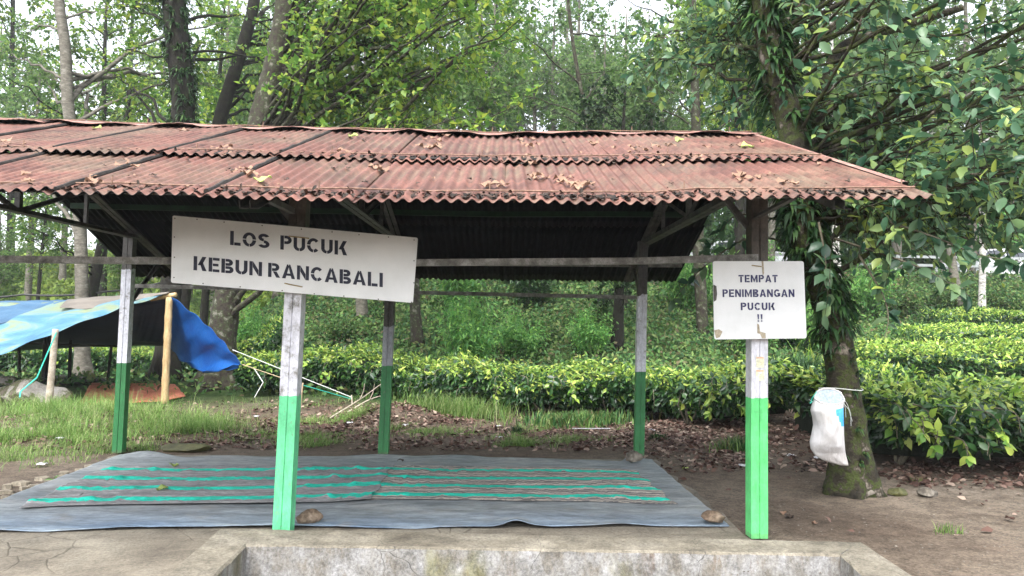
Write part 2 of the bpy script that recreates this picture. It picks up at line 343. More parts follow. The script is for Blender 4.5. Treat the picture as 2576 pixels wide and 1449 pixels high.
def mat_ground():
    m, t, b, o = newmat('bare_earth_and_undergrowth'); c = t.nodes.new('ShaderNodeNewGeometry').outputs['Position']
    f = noise(t, 1.1, 12, .66, c)
    soil = ramp(t, f, [(.3, (.075, .056, .042)), (.45, (.135, .108, .082)), (.6, (.20, .165, .13)), (.78, (.27, .23, .185))])
    peb = ramp(t, noise(t, 38, 6, .7, c), [(.6, (0, 0, 0)), (.72, (.55, .55, .55))]); soil = mixc(t, peb, soil, (.33, .28, .22))
    yb = sep(t, c)['Y']; bh = ramp(t, math_(t, 'MULTIPLY', yb, .05), [(.40, (0, 0, 0)), (.47, (1, 1, 1))])
    dk = ramp(t, math_(t, 'ADD', noise(t, .55, 6, .6, c), math_(t, 'MULTIPLY', bh, .10)), [(.45, (0, 0, 0)), (.60, (.75, .75, .75))]); soil = mixc(t, dk, soil, (.07, .048, .033))
    gr = ramp(t, noise(t, .8, 9, .7, c), [(.3, (.012, .028, .008)), (.5, (.03, .055, .014)), (.7, (.055, .09, .022))])
    y = sep(t, c)['Y']
    k = ramp(t, math_(t, 'ADD', math_(t, 'MULTIPLY', y, .05), math_(t, 'MULTIPLY', noise(t, .5, 4, .6, c), .12)), [(.74, (0, 0, 0)), (.84, (1, 1, 1))])
    t.links.new(grain(t, mixc(t, k, soil, gr), c, 45, .5, 1.5, 7), b.inputs['Base Color']); b.inputs['Roughness'].default_value = .95; b.inputs['Specular IOR Level'].default_value = .2
    h = math_(t, 'ADD', noise(t, 6, 8, .7, c), math_(t, 'MULTIPLY', noise(t, 55, 4, .7, c), .35)); bump(t, b, h, .9, .03); return m
M['ground'] = mat_ground()
def mat_gtarp():
    m, t, b, o = newmat('worn_blue_grey_tarp'); c = coord(t, 'Object')
    y = sep(t, c)['Y']
    f = noise(t, 1.5, 7, .65, coord(t, 'Object', (.6, 1.6, 1)))
    grey = ramp(t, f, [(.3, (.15, .175, .19)), (.5, (.235, .258, .272)), (.7, (.33, .335, .33))])
    blue = ramp(t, noise(t, 2.2, 8, .6, coord(t, 'Object', (.5, 1.8, 1))), [(.3, (.065, .12, .21)), (.5, (.13, .19, .27)), (.7, (.24, .285, .32))])
    yy = math_(t, 'ADD', y, math_(t, 'MULTIPLY', math_(t, 'SUBTRACT', f, .5), -1.2))
    k = ramp(t, math_(t, 'MULTIPLY', math_(t, 'ADD', yy, 3.0), .2), [(.27, (1, 1, 1)), (.41, (0, 0, 0))])
    col = mixc(t, k, grey, blue)
    wv = t.nodes.new('ShaderNodeTexWave'); wv.inputs['Scale'].default_value = 28; wv.inputs['Distortion'].default_value = 2; wv.bands_direction = 'Y'; t.links.new(c, wv.inputs['Vector'])
    col = mixc(t, .10, col, wv.outputs['Color'], 'OVERLAY')
    st = ramp(t, noise(t, 1.1, 3, .5, c), [(.6, (0, 0, 0)), (.66, (.45, .45, .45))]); col = mixc(t, st, col, (.10, .11, .12)); col = grain(t, col, coord(t, 'Object', (.35, 1.6, 1)), 26, .6, 1.4, 5)
    du = ramp(t, noise(t, 2.6, 8, .7, c), [(.54, (0, 0, 0)), (.68, (.5, .5, .5))]); col = mixc(t, du, col, (.24, .225, .20))
    t.links.new(col, b.inputs['Base Color']); b.inputs['Roughness'].default_value = .6
    bump(t, b, math_(t, 'ADD', noise(t, 5, 6, .6, coord(t, 'Object', (.6, 2, 1))), math_(t, 'MULTIPLY', wv.outputs['Fac'], .08)), .6, .02); return m
M['gtarp'] = mat_gtarp()
def mat_mat(warm):
    m, t, b, o = newmat('striped_woven_mat'); uv = t.nodes.new('ShaderNodeTexCoord').outputs['UV']; c = coord(t, 'Object'); s = sep(t, uv)
    v = math_(t, 'ADD', s['Y'], math_(t, 'MULTIPLY', math_(t, 'SUBTRACT', noise(t, 2.5, 3, .5, c), .5), .03))
    uvn = noise(t, 1.0, 3, .55, coord(t, 'UV', (26, 3.2, 1))); uvr = noise(t, 1.0, 2, .5, coord(t, 'UV', (9, 1.5, 1)))
    v = math_(t, 'ADD', v, math_(t, 'MULTIPLY', math_(t, 'SUBTRACT', math_(t, 'ADD', uvn, math_(t, 'MULTIPLY', uvr, .6)), .8), .10))
    wa, wb = ((.33, .295, .255), (.46, .41, .355)) if warm else ((.20, .20, .205), (.31, .30, .295))
    base = ramp(t, noise(t, 7, 6, .6, c), [(.3, wa), (.7, wb)])
    thin = math_(t, 'FRACT', math_(t, 'MULTIPLY', v, 21.0)); k = math_(t, 'MULTIPLY', math_(t, 'LESS_THAN', thin, .42), .8 if warm else .28)
    base = mixc(t, k, base, (.075, .075, .085))
    fr = math_(t, 'FRACT', math_(t, 'ADD', math_(t, 'MULTIPLY', v, 4.0), .0))
    g = math_(t, 'MULTIPLY', math_(t, 'GREATER_THAN', fr, .34), math_(t, 'LESS_THAN', fr, .66))
    gc = ramp(t, noise(t, 9, 5, .6, c), [(.3, (.0, .40, .29)), (.7, (.015, .58, .43))])
    col = grain(t, mixc(t, g, base, gc), coord(t, 'Object', (.25, 1, 1)), 60, .6, 1.4, 9)
    t.links.new(col, b.inputs['Base Color']); b.inputs['Roughness'].default_value = .9
    bump(t, b, noise(t, 90, 4, .7, coord(t, 'Object', (.3, 1, 1))), .3, .004); return m
M['mat_grey'] = mat_mat(False); M['mat_warm'] = mat_mat(True)
def mat_sign(navy=False):
    m, t, b, o = newmat('white_sign_board'); c = coord(t, 'Object')
    col = ramp(t, noise(t, 2.2, 9, .65, c), [(.3, (.64, .65, .64)), (.5, (.75, .76, .76)), (.7, (.82, .825, .83))])
    sp_ = ramp(t, noise(t, 40, 6, .7, c), [(.66, (0, 0, 0)), (.74, (.5, .5, .5))]); col = mixc(t, sp_, col, (.35, .34, .3))
    t.links.new(col, b.inputs['Base Color']); b.inputs['Roughness'].default_value = .28; b.inputs['Specular IOR Level'].default_value = .5
    bump(t, b, noise(t, 6, 3, .5, c), .08, .01); return m
M['sign'] = mat_sign()
M['letter'] = surf('stencil_paint', [(.3, (.018, .02, .035)), (.75, (.045, .05, .08))], 30, .6, 0)
M['letter2'] = surf('navy_stencil_paint', [(.3, (.025, .025, .085)), (.7, (.06, .06, .15))], 30, .6, 0)
M['wire'] = surf('tan_wire', [(.3, (.25, .18, .08)), (.7, (.45, .36, .2))], 30, .6, 0)
M['torn'] = surf('bare_board', [(.3, (.30, .25, .17)), (.7, (.48, .42, .32))], 25, .9, 0)
M['nail'] = surf('nail', [(.3, (.03, .03, .03)), (.7, (.1, .09, .08))], 30, .5, 0)
def mat_tent(name, stops, rough=.4, tr=.25, scale=1.2, stretch=(1, 1, 1), spec=.4):
    m, t, b, o = newmat(name); c = coord(t, 'Object', stretch)
    col = ramp(t, noise(t, scale, 6, .55, c, 1), stops); t.links.new(col, b.inputs['Base Color'])
    b.inputs['Roughness'].default_value = rough; b.inputs['Specular IOR Level'].default_value = spec
    bump(t, b, noise(t, scale*5, 5, .6, coord(t, 'Object', (1, 3, 1)), 2), .5, .03)
    x = t.nodes.new('ShaderNodeBsdfTranslucent'); mx = t.nodes.new('ShaderNodeMixShader'); mx.inputs[0].default_value = tr
    t.links.new(col, x.inputs[0]); t.links.new(b.outputs[0], mx.inputs[1]); t.links.new(x.outputs[0], mx.inputs[2]); t.links.new(mx.outputs[0], o.inputs[0]); return m
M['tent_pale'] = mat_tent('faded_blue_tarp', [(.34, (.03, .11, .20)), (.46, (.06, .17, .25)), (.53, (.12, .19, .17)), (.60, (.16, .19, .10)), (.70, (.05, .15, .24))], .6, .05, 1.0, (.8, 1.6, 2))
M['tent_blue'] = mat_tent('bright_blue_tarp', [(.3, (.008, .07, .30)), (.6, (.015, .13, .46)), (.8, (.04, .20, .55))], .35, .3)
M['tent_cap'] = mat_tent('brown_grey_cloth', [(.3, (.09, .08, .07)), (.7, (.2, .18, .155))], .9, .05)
M['tent_upper'] = mat_tent('worn_blue_sheet', [(.3, (.02, .06, .12)), (.6, (.035, .10, .18)), (.8, (.10, .16, .22))], .6, .05, 1.5, (.4, 2, 2))  # darker blue of the overlapping upper tarp
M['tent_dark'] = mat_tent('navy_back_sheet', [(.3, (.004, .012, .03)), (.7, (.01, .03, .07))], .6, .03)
M['bamboo'] = surf('bamboo', [(.3, (.30, .20, .09)), (.55, (.48, .35, .18)), (.75, (.58, .46, .27))], 5, .5, .2, .004, 6, (6, 6, .8))
M['pole_dark'] = surf('dark_pole', [(.3, (.012, .011, .01)), (.7, (.04, .035, .03))], 5, .9, .2)
M['pole_peeled'] = surf('peeled_stake', [(.3, (.24, .2, .15)), (.5, (.42, .36, .29)), (.8, (.55, .5, .43))], 8, .9, .5, .01)
M['rope_green'] = surf('green_cord', [(.3, (.02, .42, .30)), (.7, (.08, .58, .45))], 30, .6, 0)
M['rope_white'] = surf('white_cord', [(.3, (.45, .48, .45)), (.7, (.7, .72, .7))], 30, .6, 0)
M['rope_tan'] = surf('tan_cord', [(.3, (.35, .25, .15)), (.7, (.5, .4, .27))], 30, .8, 0)
M['cable'] = surf('black_cable', [(.3, (.01, .01, .01)), (.7, (.03, .03, .03))], 30, .5, 0)
M['redmat'] = surf('orange_red_mat', [(.3, (.36, .11, .065)), (.55, (.50, .18, .11)), (.8, (.56, .25, .16))], 3, .8, .3, .01)
M['rock'] = surf('rock', [(.3, (.04, .035, .03)), (.5, (.12, .105, .085)), (.72, (.24, .215, .18))], 5, .9, .7, .02, 10, bscale=18)
M['rock_brown'] = surf('brown_rock', [(.3, (.05, .035, .024)), (.5, (.135, .095, .065)), (.72, (.28, .22, .165))], 6, .9, .7, .015, 10, bscale=22)
M['boulder'] = surf('mossy_boulder', [(.3, (.07, .05, .035)), (.40, (.2, .17, .13)), (.46, (.10, .12, .04)), (.52, (.36, .33, .29)), (.8, (.48, .45, .42))], 3.2, .9, .8, .03, 10, bscale=14)
M['wetrock'] = surf('algae_stone', [(.3, (.03, .03, .012)), (.6, (.085, .085, .03)), (.8, (.14, .13, .06))], 4, .5, .4, .01)
def mat_sack():
    m, t, b, o = newmat('woven_white_sack'); c = coord(t, 'Object')
    col = ramp(t, noise(t, 3, 5, .55, c), [(.3, (.46, .44, .42)), (.5, (.62, .61, .62)), (.7, (.72, .71, .73))])
    low = ramp(t, math_(t, 'ADD', sep(t, c)['Z'], math_(t, 'MULTIPLY', noise(t, 12, 5, .6, c), .18)), [(.12, (.7, .7, .7)), (.30, (0, 0, 0))]); col = mixc(t, low, col, (.36, .33, .30))
    t.links.new(col, b.inputs['Base Color']); b.inputs['Roughness'].default_value = .5
    bump(t, b, noise(t, 9, 5, .6, coord(t, 'Object', (1.6, 1.6, .5)), 1.5), .8, .02); return m
M['sack'] = mat_sack()
M['sack_in'] = surf('sack_lining', [(.3, (.35, .43, .50)), (.7, (.5, .58, .65))], 8, .5, .3)
M['sack_blue'] = surf('blue_print', [(.3, (.03, .30, .62)), (.7, (.10, .42, .75))], 12, .5, .2)
M['sticker'] = None
M['flag'] = surf('flagstone', [(.3, (.17, .145, .11)), (.5, (.31, .27, .205)), (.8, (.42, .37, .3))], 5, .9, .6, .01, 8)
M['asphalt'] = surf('road_asphalt', [(.3, (.04, .04, .038)), (.7, (.08, .078, .072))], 8, .9, .3)
M['rail'] = surf('rail_paint', [(.3, (.22, .24, .24)), (.7, (.42, .44, .44))], 8, .6, 0)
M['kerb'] = surf('kerb_concrete', [(.3, (.2, .2, .18)), (.7, (.38, .38, .35))], 6, .9, .3)
M['carpaint'] = surf('white_car_paint', [(0, (.7, .71, .74)), (1, (.75, .76, .79))], 2, .25, 0, spec=.6)
M['glass'] = surf('car_glass', [(0, (.02, .025, .03)), (1, (.03, .04, .05))], 2, .08, 0, spec=.8)
M['rubber'] = surf('tyre_rubber', [(0, (.015, .015, .015)), (1, (.03, .03, .03))], 9, .8, 0)
M['litterwhite'] = surf('white_scrap', [(.3, (.45, .45, .47)), (.7, (.7, .7, .72))], 12, .6, 0)
M['redpaint'] = surf('red_paint', [(.3, (.4, .04, .02)), (.7, (.55, .08, .04))], 12, .6, 0)

# ------------------------------------------------------------------ terrain
def sm(a): a = np.clip(a, 0, 1); return a*a*(3-2*a)
CY = np.array([0, 13, 15, 17, 19, 24, 28, 30, 36, 40, 60, 90, 200.]); CZ = np.array([0, 0, .05, .3, .8, 2.7, 3.7, 3.85, 3.85, 5, 8.5, 13, 22.])
RY = np.array([0, 9, 14, 19, 23, 25, 26.6, 30, 36, 40, 60, 90, 200.]); RZ = np.array([0, 0, .35, 1.0, 1.6, 2.3, 3.75, 3.85, 3.85, 5, 8, 12, 20.])
LY = np.array([0, 15, 22, 30, 45, 60, 80, 110, 200.]); LZ = np.array([0, 0, .1, .8, 3.1, 7.2, 10, 13, 18.])
def terr(X, Y):
    X = np.asarray(X, float); Y = np.asarray(Y, float)
    c = np.interp(Y, CY, CZ); r = np.interp(Y, RY, RZ); l = np.interp(Y, LY, LZ)
    s = X/np.maximum(Y, 5)
    kr = sm((s-.30)/.10); kl = sm((-s-.24)/.16)*sm((Y-15)/5)
    z = c*(1-kr)*(1-kl)+r*kr+l*kl*(1-kr)
    far = sm((Y-9.5)/2)
    z = z-.03+.05*np.sin(X*1.3+.5)*np.sin(Y*.9)*far+.10*np.sin(X*.41+Y*.33)*sm((Y-14)/6)
    # grassy mound on the left, leaf heap behind the middle post
    z = z+.16*np.exp(-(((X+6.4)/1.9)**2+((Y-11.4)/1.9)**2))
    z = z+.22*np.exp(-(((X+1.75)/.75)**2+((Y-12.3)/.6)**2))
    z = z+.08*np.exp(-(((X+6.7)/1.3)**2+((Y-16.6)/1.0)**2))
    z = z-.5*sm((4.9-Y)/1.2)*0
    return z
ys = np.concatenate([np.linspace(-4, 1.8, 8), np.arange(1.9, 5.1, .08), np.linspace(5.2, 8, 10), np.linspace(8.2, 34, 150), np.linspace(35, 70, 50), np.linspace(73, 220, 30)])
xs = np.linspace(-1, 1, 190); xs = np.sign(xs)*np.abs(xs)**1.7*150; xs = np.sort(np.concatenate([xs[np.abs(xs) > 3], np.arange(-3, 3.01, .08)]))
XX, YY = np.meshgrid(xs, ys); ZZ = terr(XX, YY)
ZZ = ZZ+RNG.normal(0, .012, ZZ.shape)*sm((YY-9.8)/1.5)
# the ground dips under the tank, whose walls stand round the dip
TK_OUT = [on(555, 1328, .08), on(2165, 1363, .08)]; TK_IN = [on(620, 1370, .08), on(2112, 1395, .08)]
dl = on(415, 1449, .08)-TK_OUT[0]; dr = on(2300, 1449, .08)-TK_OUT[1]
TLo = TK_OUT[0]+dl*(2.6/abs(dl.y)); TRo = TK_OUT[1]+dr*(2.6/abs(dr.y))
fy = (TK_OUT[0].y-YY)/2.6; xl = TK_OUT[0].x+(TLo.x-TK_OUT[0].x)*fy+.06; xr_ = TK_OUT[1].x+(TRo.x-TK_OUT[1].x)*fy-.06
yb_ = TK_OUT[0].y+(TK_OUT[1].y-TK_OUT[0].y)*(XX-TK_OUT[0].x)/(TK_OUT[1].x-TK_OUT[0].x)-.09
hole = (XX > xl) & (XX < xr_) & (YY < yb_) & (YY > TLo.y-.15); ZZ[hole] -= .9
mb = MB(); mb.grid(np.stack([XX, YY, ZZ], -1)); o = mb.build('ground', M['ground'], smooth=True, origin=(0, 0, 0)); tag(o, kind='structure')

# concrete slab under the shelter
sl = [on(304, 1143, 0), on(1650, 1156, 0), on(1872, 1346, 0)]
ext = sl[2]+(sl[2]-sl[1]).normalized()*1.2; l0 = on(0, 1262, 0); ld = (l0-sl[0]).normalized(); l1 = sl[0]+ld*9.5
poly = [sl[0], sl[1], sl[2], ext, Vector((ext.x, 3.2, 0)), Vector((l1.x, 3.2, 0)), l1]
TK_OUT = [on(555, 1328, .08), on(2165, 1363, .08)]; TK_IN = [on(620, 1370, .08), on(2112, 1395, .08)]
dl = on(415, 1449, .08)-TK_OUT[0]; dr = on(2300, 1449, .08)-TK_OUT[1]
TLo = TK_OUT[0]+dl*(2.6/abs(dl.y)); TRo = TK_OUT[1]+dr*(2.6/abs(dr.y))
rg = np.random.default_rng(3); mb = MB()
def edge_pts(p, q, wob, step=.2):
    k = max(1, int((q-p).length/step)); return [p.lerp(q, j/k)+(Vector((rg.normal(0, wob), rg.normal(0, wob*.7), 0)) if j else Vector((0, 0, 0))) for j in range(k)]
def slab_piece(P):
    n = len(P); mb.add([tuple(p) for p in P]+[(p.x, p.y, -.12) for p in P], [tuple(range(n))[::-1]]+[(i, (i+1) % n, n+(i+1) % n, n+i) for i in range(n)])
TL, TR = TK_OUT; yL = TL.y; lx = l1.x+ (yL-l1.y)/(sl[0].y-l1.y)*(sl[0].x-l1.x); L_mid = Vector((lx, yL, 0))
rear = edge_pts(sl[0], sl[1], .015)+edge_pts(sl[1], sl[2], .025)+[sl[2], Vector((sl[2].x+.04, TR.y+.01, 0)), Vector((TL.x, yL+.003, 0)), L_mid]+edge_pts(L_mid, sl[0], .03)[1:]
slab_piece(rear)
slab_piece([L_mid+Vector((0, -.001, 0)), Vector((TL.x-.002, yL-.001, 0)), Vector((TLo.x-.002, TLo.y-.5, 0)), Vector((l1.x-.5, TLo.y-.5, 0))])
o = mb.build('concrete_slab', M['slab']); tag(o, kind='structure')


# wash tank in the foreground
def quadwall(mb, a, b, c, d, z0):    # a,b outer; d,c inner (top), down to z0
    V = [tuple(p) for p in (a, b, c, d)]+[(p.x, p.y, z0) for p in (a, b, c, d)]
    mb.add(V, [(0, 1, 2, 3), (7, 6, 5, 4), (0, 4, 5, 1), (1, 5, 6, 2), (2, 6, 7, 3), (3, 7, 4, 0)])
il = on(540, 1449, .08)-TK_IN[0]; ir = on(2175, 1449, .08)-TK_IN[1]
TLi = TK_IN[0]+il*(2.3/abs(il.y)); TRi = TK_IN[1]+ir*(2.3/abs(ir.y))
tk = empty('water_tank', ((TK_OUT[0].x+TK_OUT[1].x)/2, 3.5, -.55)); tag(tk, 'low open concrete tank with a stained inner wall in the foreground', 'tank')
def wallpiece(name, a, b, c, d, nseg=28, amp=.004):
    # subdivided top with chipped inner lip
    mb = MB(); G = []
    for k in range(nseg+1):
        s = k/nseg; o_ = a.lerp(b, s); i_ = d.lerp(c, s)
        row = []
        for w_ in (0, .03, .35, .7, .95, 1):
            p = o_.lerp(i_, w_); dz = RNG.normal(0, amp*.5)
            if w_ in (0, 1): dz -= .012
            row.append((p.x+RNG.normal(0, amp*.5), p.y+RNG.normal(0, amp*.5)*(w_ not in (0, 1)), p.z+dz))
        # inner face going down
        for zz in (.9, .75, .6, .45, .3, .15, 0):
            row.append((i_.x, i_.y+RNG.normal(0, amp*.6), -.55+(.08+.55)*zz-.012*(zz > 0)))
        row = [(o_.x, o_.y, -.55)]+row
        G.append(row)
    mb.grid(np.array(G))
    V = [G[0], G[-1]]
    mb.add(G[0], [tuple(range(len(G[0])))]); mb.add(G[-1], [tuple(range(len(G[0])))[::-1]])
    o = mb.build(name, M['tank'], tk, smooth=False)
    return o
wallpiece('back_wall', TK_OUT[0], TK_OUT[1], TK_IN[1], TK_IN[0], 60)
wallpiece('side_wall', TLo, TK_OUT[0], TK_IN[0], TLi); wallpiece('side_wall', TK_OUT[1], TRo, TRi, TK_IN[1])
mb = MB(); mb.box(((TLo.x+TRo.x)/2, TLo.y-.14, -.235), (TRo.x-TLo.x, .27, .62)); mb.build('front_wall', M['tank'], tk)
mb = MB(); mb.box(((TLo.x+TRo.x)/2, (TLo.y+TK_IN[0].y)/2, -.58), (TRo.x-TLo.x-.1, TK_IN[0].y-TLo.y+.1, .06)); mb.build('tank_floor', M['tank'], tk)

# ------------------------------------------------------------------ the shelter
YE, YR, YB = 4.0, 7.0, 10.03
eav = [(0, 483), (300, 484), (600, 493), (900, 502), (1300, 503), (1650, 508), (1720, 499), (2000, 494), (2360, 493)]
rdg = [(0, 297), (200, 305), (420, 311), (700, 319), (1000, 325), (1275, 334), (1500, 330), (1890, 331)]
ex = [at(u, v, YE) for u, v in eav]; rx = [at(u, v, YR) for u, v in rdg]
def ze(x): return np.interp(x, [-5]+[p.x for p in ex], [ex[0].z]+[p.z for p in ex])-.006
def zr(x): return np.interp(x, [p.x for p in rx], [p.z for p in rx])-.035
def roofz(x, y, back=False):
    if back:
        k = (y-YR)/(YB-YR); return zr(x)*(1-k)+(ze(x)*0+2.165)*k
    k = (y-YE)/(YR-YE); return ze(x)*(1-k)+zr(x)*k
shel = empty('open_shelter', (0, 7.0, 0)); tag(shel, 'open sided shelter with a rusty red corrugated roof on green and white posts', 'shelter')
WV = .0762
def corr_sheet(x0, x1, y0, y1, back, lift0, lift1, rowlift, seed):
    rg = np.random.default_rng(seed); nw = int(round((x1-x0)/WV*10)); ny = 9
    xs_ = np.linspace(x0, x1, nw); ys_ = np.linspace(y0, y1, ny); X, Y = np.meshgrid(xs_, ys_)
    s = (X-x0)/(x1-x0); t_ = (Y-y0)/(y1-y0)
    Z = roofz(X, Y, back)+.0115*np.cos((X-x0)*2*pi/WV)+lift0*(1-s)+lift1*s**4
    Z = Z+rowlift*(1-t_ if not back else t_)+.006*np.sin(s*5+rg.uniform(0, 6))*np.sin(t_*4+rg.uniform(0, 6))
    sk = rg.normal(0, .012); X = X+sk*(t_-.5); Y = Y+rg.normal(0, .010)+.006*np.sin(s*7+rg.uniform(0, 6))*(1-t_)
    return np.stack([X, Y, Z], -1)
xr = 2.44; wsh = .83; k = 0; x = xr-.012
edges = []
while x > -5.0:
    nx = 1.69 if x > 2 else x-wsh; edges.append((max(nx-.04, -5.02), x)); x = nx
YM = 5.24
for i, (a, b) in enumerate(edges):
    far_l = max(0, (1.2-(a+b)/2))/6
    for row, (y0, y1, rl) in enumerate(((YE, YM+.12, .002), (YM, YR-.02, .030))):
        lf = .002 if b > -1.2 else .022+.010*float(sm((-1.5-b)/1.5))
        G = corr_sheet(a, b, y0, y1, False, 0, lf, rl, 100+i*2+row)
        mb = MB(); mb.grid(G, 0, .004, 1, 0 if b > -1.2 else 2)
        o = mb.build('roof_sheet', [M['roof'], M['underside'], M['black']], shel, smooth=True)
        # keep sheet edges crisp
    a2, b2 = a, b
    sh = .0
    for row, (y0, y1, rl) in enumerate(((YR+.02, 8.75, .02), (8.65, YB, .0))):
        G = corr_sheet(a2, b2, y0, y1, True, 0, .006, rl, 300+i*2+row)
        if i == len(edges)-1:      # left end is cut back a little towards the rear eave
            kk = (G[..., 1]-YR)/(YB-YR); G[..., 0] += np.maximum(0, kk)*.24*(1-(G[..., 0]-a)/(b-a))
        mb = MB(); mb.grid(G, 0, .004, 1, 2); mb.build('roof_sheet', [M['roof'], M['underside'], M['black']], shel, smooth=True)
# ridge cap
def cap_piece(x0, x1, seed, lift):
    rg = np.random.default_rng(seed); n = 40; xs_ = np.linspace(x0, x1, n); G = []
    ph = rg.uniform(0, 6)
    for x_ in xs_:
        z = zr(x_)+.026+lift+.008*math.sin(x_*5+ph)
        w1 = .012*math.sin(x_*11+ph)+rg.normal(0, .002)
        G.append([(x_, YR-.15, z-.042+w1), (x_, YR-.07, z-.016+w1*.4), (x_, YR, z+.006), (x_, YR+.07, z-.016), (x_, YR+.15, z-.045)])
    mb = MB(); mb.grid(np.array(G), 0, .005, 1, 0); mb.build('ridge_cap', [M['cap'], M['underside']], shel, smooth=True)
xx = 2.5; i = 0
while xx > -5.0:
    cap_piece(max(xx-1.75, -5.05), xx, 40+i, .004*(i % 2)); xx -= 1.7; i += 1
# thin rods pinning the sheets, pins
def rod(y, off, seed):
    rg = np.random.default_rng(seed); xs_ = np.linspace(-5.0, 2.42, 30)
    P = [(x_, y+rg.normal(0, .004), roofz(x_, y)+off+rg.normal(0, .0035)) for x_ in xs_]
    mb = MB(); mb.tube(P, .0055, 5); mb.build('roof_rod', M['rod'], shel)
    for x_ in np.arange(-4.6, 2.4, 1.15):
        mb = MB(); xj = x_+rg.uniform(-.15, .15); z = roofz(xj, y)+off; mb.tube([(xj, y, z-.01), (xj+.003, y, z+.045)], .004, 5); mb.build('roof_pin', M['rod'], shel)
rod(4.20, .019, 1); rod(5.42, .040, 2); rod(6.93, .045, 3)
# verge trim along the right gable edge
def vz(y): return float(roofz(2.44, y))
mb = MB(); n = 14
G = [[(2.415, y, vz(y)+.020), (2.45, y, vz(y)+.026), (2.468, y, vz(y)+.022), (2.470, y, vz(y)-.03)] for y in np.linspace(4.35, 6.98, n)]
mb.grid(np.array(G)[::-1], 0, .004, 1, 1); mb.build('verge_trim', [M['cap'], M['black']], shel)
# dark gutter dirt caught above the eave rod and at the overlap: strips of debris
def debris(y, w_, off, seed, nn):
    rg = np.random.default_rng(seed); X = rg.uniform(-4.9, 2.3, nn); Y = y+np.abs(rg.normal(0, w_, nn))
    ph = np.cos((X-(xr-.012))*2*pi/WV)
    keep = rg.random(nn) < .35+.65*(ph < 0); X, Y, ph = X[keep], Y[keep], ph[keep]
    Z = roofz(X, Y)+off+.0095*ph; n = len(X)
    D = rg.normal(0, 1, (n, 3)); D[:, 2] *= .3; N = np.array([0, -.35, 1])+rg.normal(0, .35, (n, 3))
    L = rg.uniform(.012, .045, n)
    return leaf_obj('roof_debris', np.stack([X, Y, Z], 1), D, N, L, L*.6, TCR, M['roofdark'], shel)
o = debris(4.06, .06, .006, 5, 4200); tag(o, 'black rotten leaf debris along the eave', kind='stuff')
o = debris(5.32, .06, .022, 6, 2200); tag(o, 'black rotten leaf debris along the overlap', kind='stuff')

# black tubes standing in for the shade under the lifted left sheet joints
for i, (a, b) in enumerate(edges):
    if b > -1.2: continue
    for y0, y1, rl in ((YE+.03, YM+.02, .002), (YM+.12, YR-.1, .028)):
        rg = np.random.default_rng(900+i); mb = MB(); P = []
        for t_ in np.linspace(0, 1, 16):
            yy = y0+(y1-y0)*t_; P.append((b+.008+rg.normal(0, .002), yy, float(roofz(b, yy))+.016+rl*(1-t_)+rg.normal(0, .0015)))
        mb.tube(P, [.011+.006*abs(math.sin(k*.9+i)) for k in range(16)], 6); mb.build('joint_shade', M['black'], shel)
# rotten mulch lying in the valleys against the rods
def mulch(y0, y1, off, seed):
    rg = np.random.default_rng(seed); xs_ = np.arange(-4.95, 2.36, .02); G = []
    for t_ in (0, .35, .7, 1):
        yy = y0+(y1-y0)*t_+np.zeros(len(xs_))+(rg.normal(0, .007, len(xs_)) if t_ < 1 else 0)-(.012*np.sin(xs_*9+seed) if t_ == 0 else 0)
        G.append(np.stack([xs_, yy, roofz(xs_, yy)+off-.004*(t_ == 0)+rg.normal(0, .0022, len(xs_))], -1))
    mb = MB(); mb.grid(np.array(G)); o = mb.build('roof_mulch', M['mulch'], shel); return o
M['mulch'] = surf('black_leaf_mulch', [(.3, (.006, .005, .005)), (.6, (.022, .018, .015)), (.8, (.07, .05, .038))], 30, .9, .6, .01)
mulch(4.085, 4.195, .0015, 1); mulch(5.31, 5.415, .030, 2)
# posts
def lean_post(name, base, top, wx, dy, mat, groove=True, origin=None):
    h = wx/2; g = .004
    prof = [(-h, -dy/2), (-g, -dy/2), (-g, -dy/2+.008), (g, -dy/2+.008), (g, -dy/2), (h, -dy/2), (h, dy/2), (-h, dy/2)]
    b, t_ = Vector(base), Vector(top); mb = MB()
    n = 14; V = []; Fc = []
    for i in range(n+1):
        c = b.lerp(t_, i/n); j = RNG.normal(0, .0008)
        V += [(c.x+q[0]+j, c.y+q[1], c.z) for q in prof]
    k_ = len(prof)
    for i in range(n): Fc += [(i*k_+j, i*k_+(j+1) % k_, (i+1)*k_+(j+1) % k_, (i+1)*k_+j) for j in range(k_)]
    Fc += [tuple(range(k_))[::-1], tuple(n*k_+j for j in range(k_))]
    mb.add(V, Fc); return mb.build(name, mat, shel)
YF, YK = 5.25, 8.775; ZT = 2.57
def base_at(u, v, Y, z=0.0):
    p = at(u, v, Y); return Vector((p.x, Y, z))
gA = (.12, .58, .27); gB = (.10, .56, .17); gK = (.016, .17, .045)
pA = base_at(713, 1330, YF); tA = at(757, 500, YF); tA.z = ZT
pB = base_at(1903, 1350, YF); tB = at(1905, 480, YF); tB.z = ZT
lean_post('post', pA, tA, .120, .12, mat_post('post_paint_mint', gA, .965, 1.86, worn=.65))
lean_post('post', pB, tB, .118, .12, mat_post('post_paint_green', gB, .975, 1.86, (.66, .66, .71), worn=.35))
pC = Vector((pA.x-3.4, YF, 0)); tC = Vector((pA.x-3.35, YF, ZT)); lean_post('post', pC, tC, .128, .12, mat_post('post_paint_left', gA, .965, 1.86))
rears = []
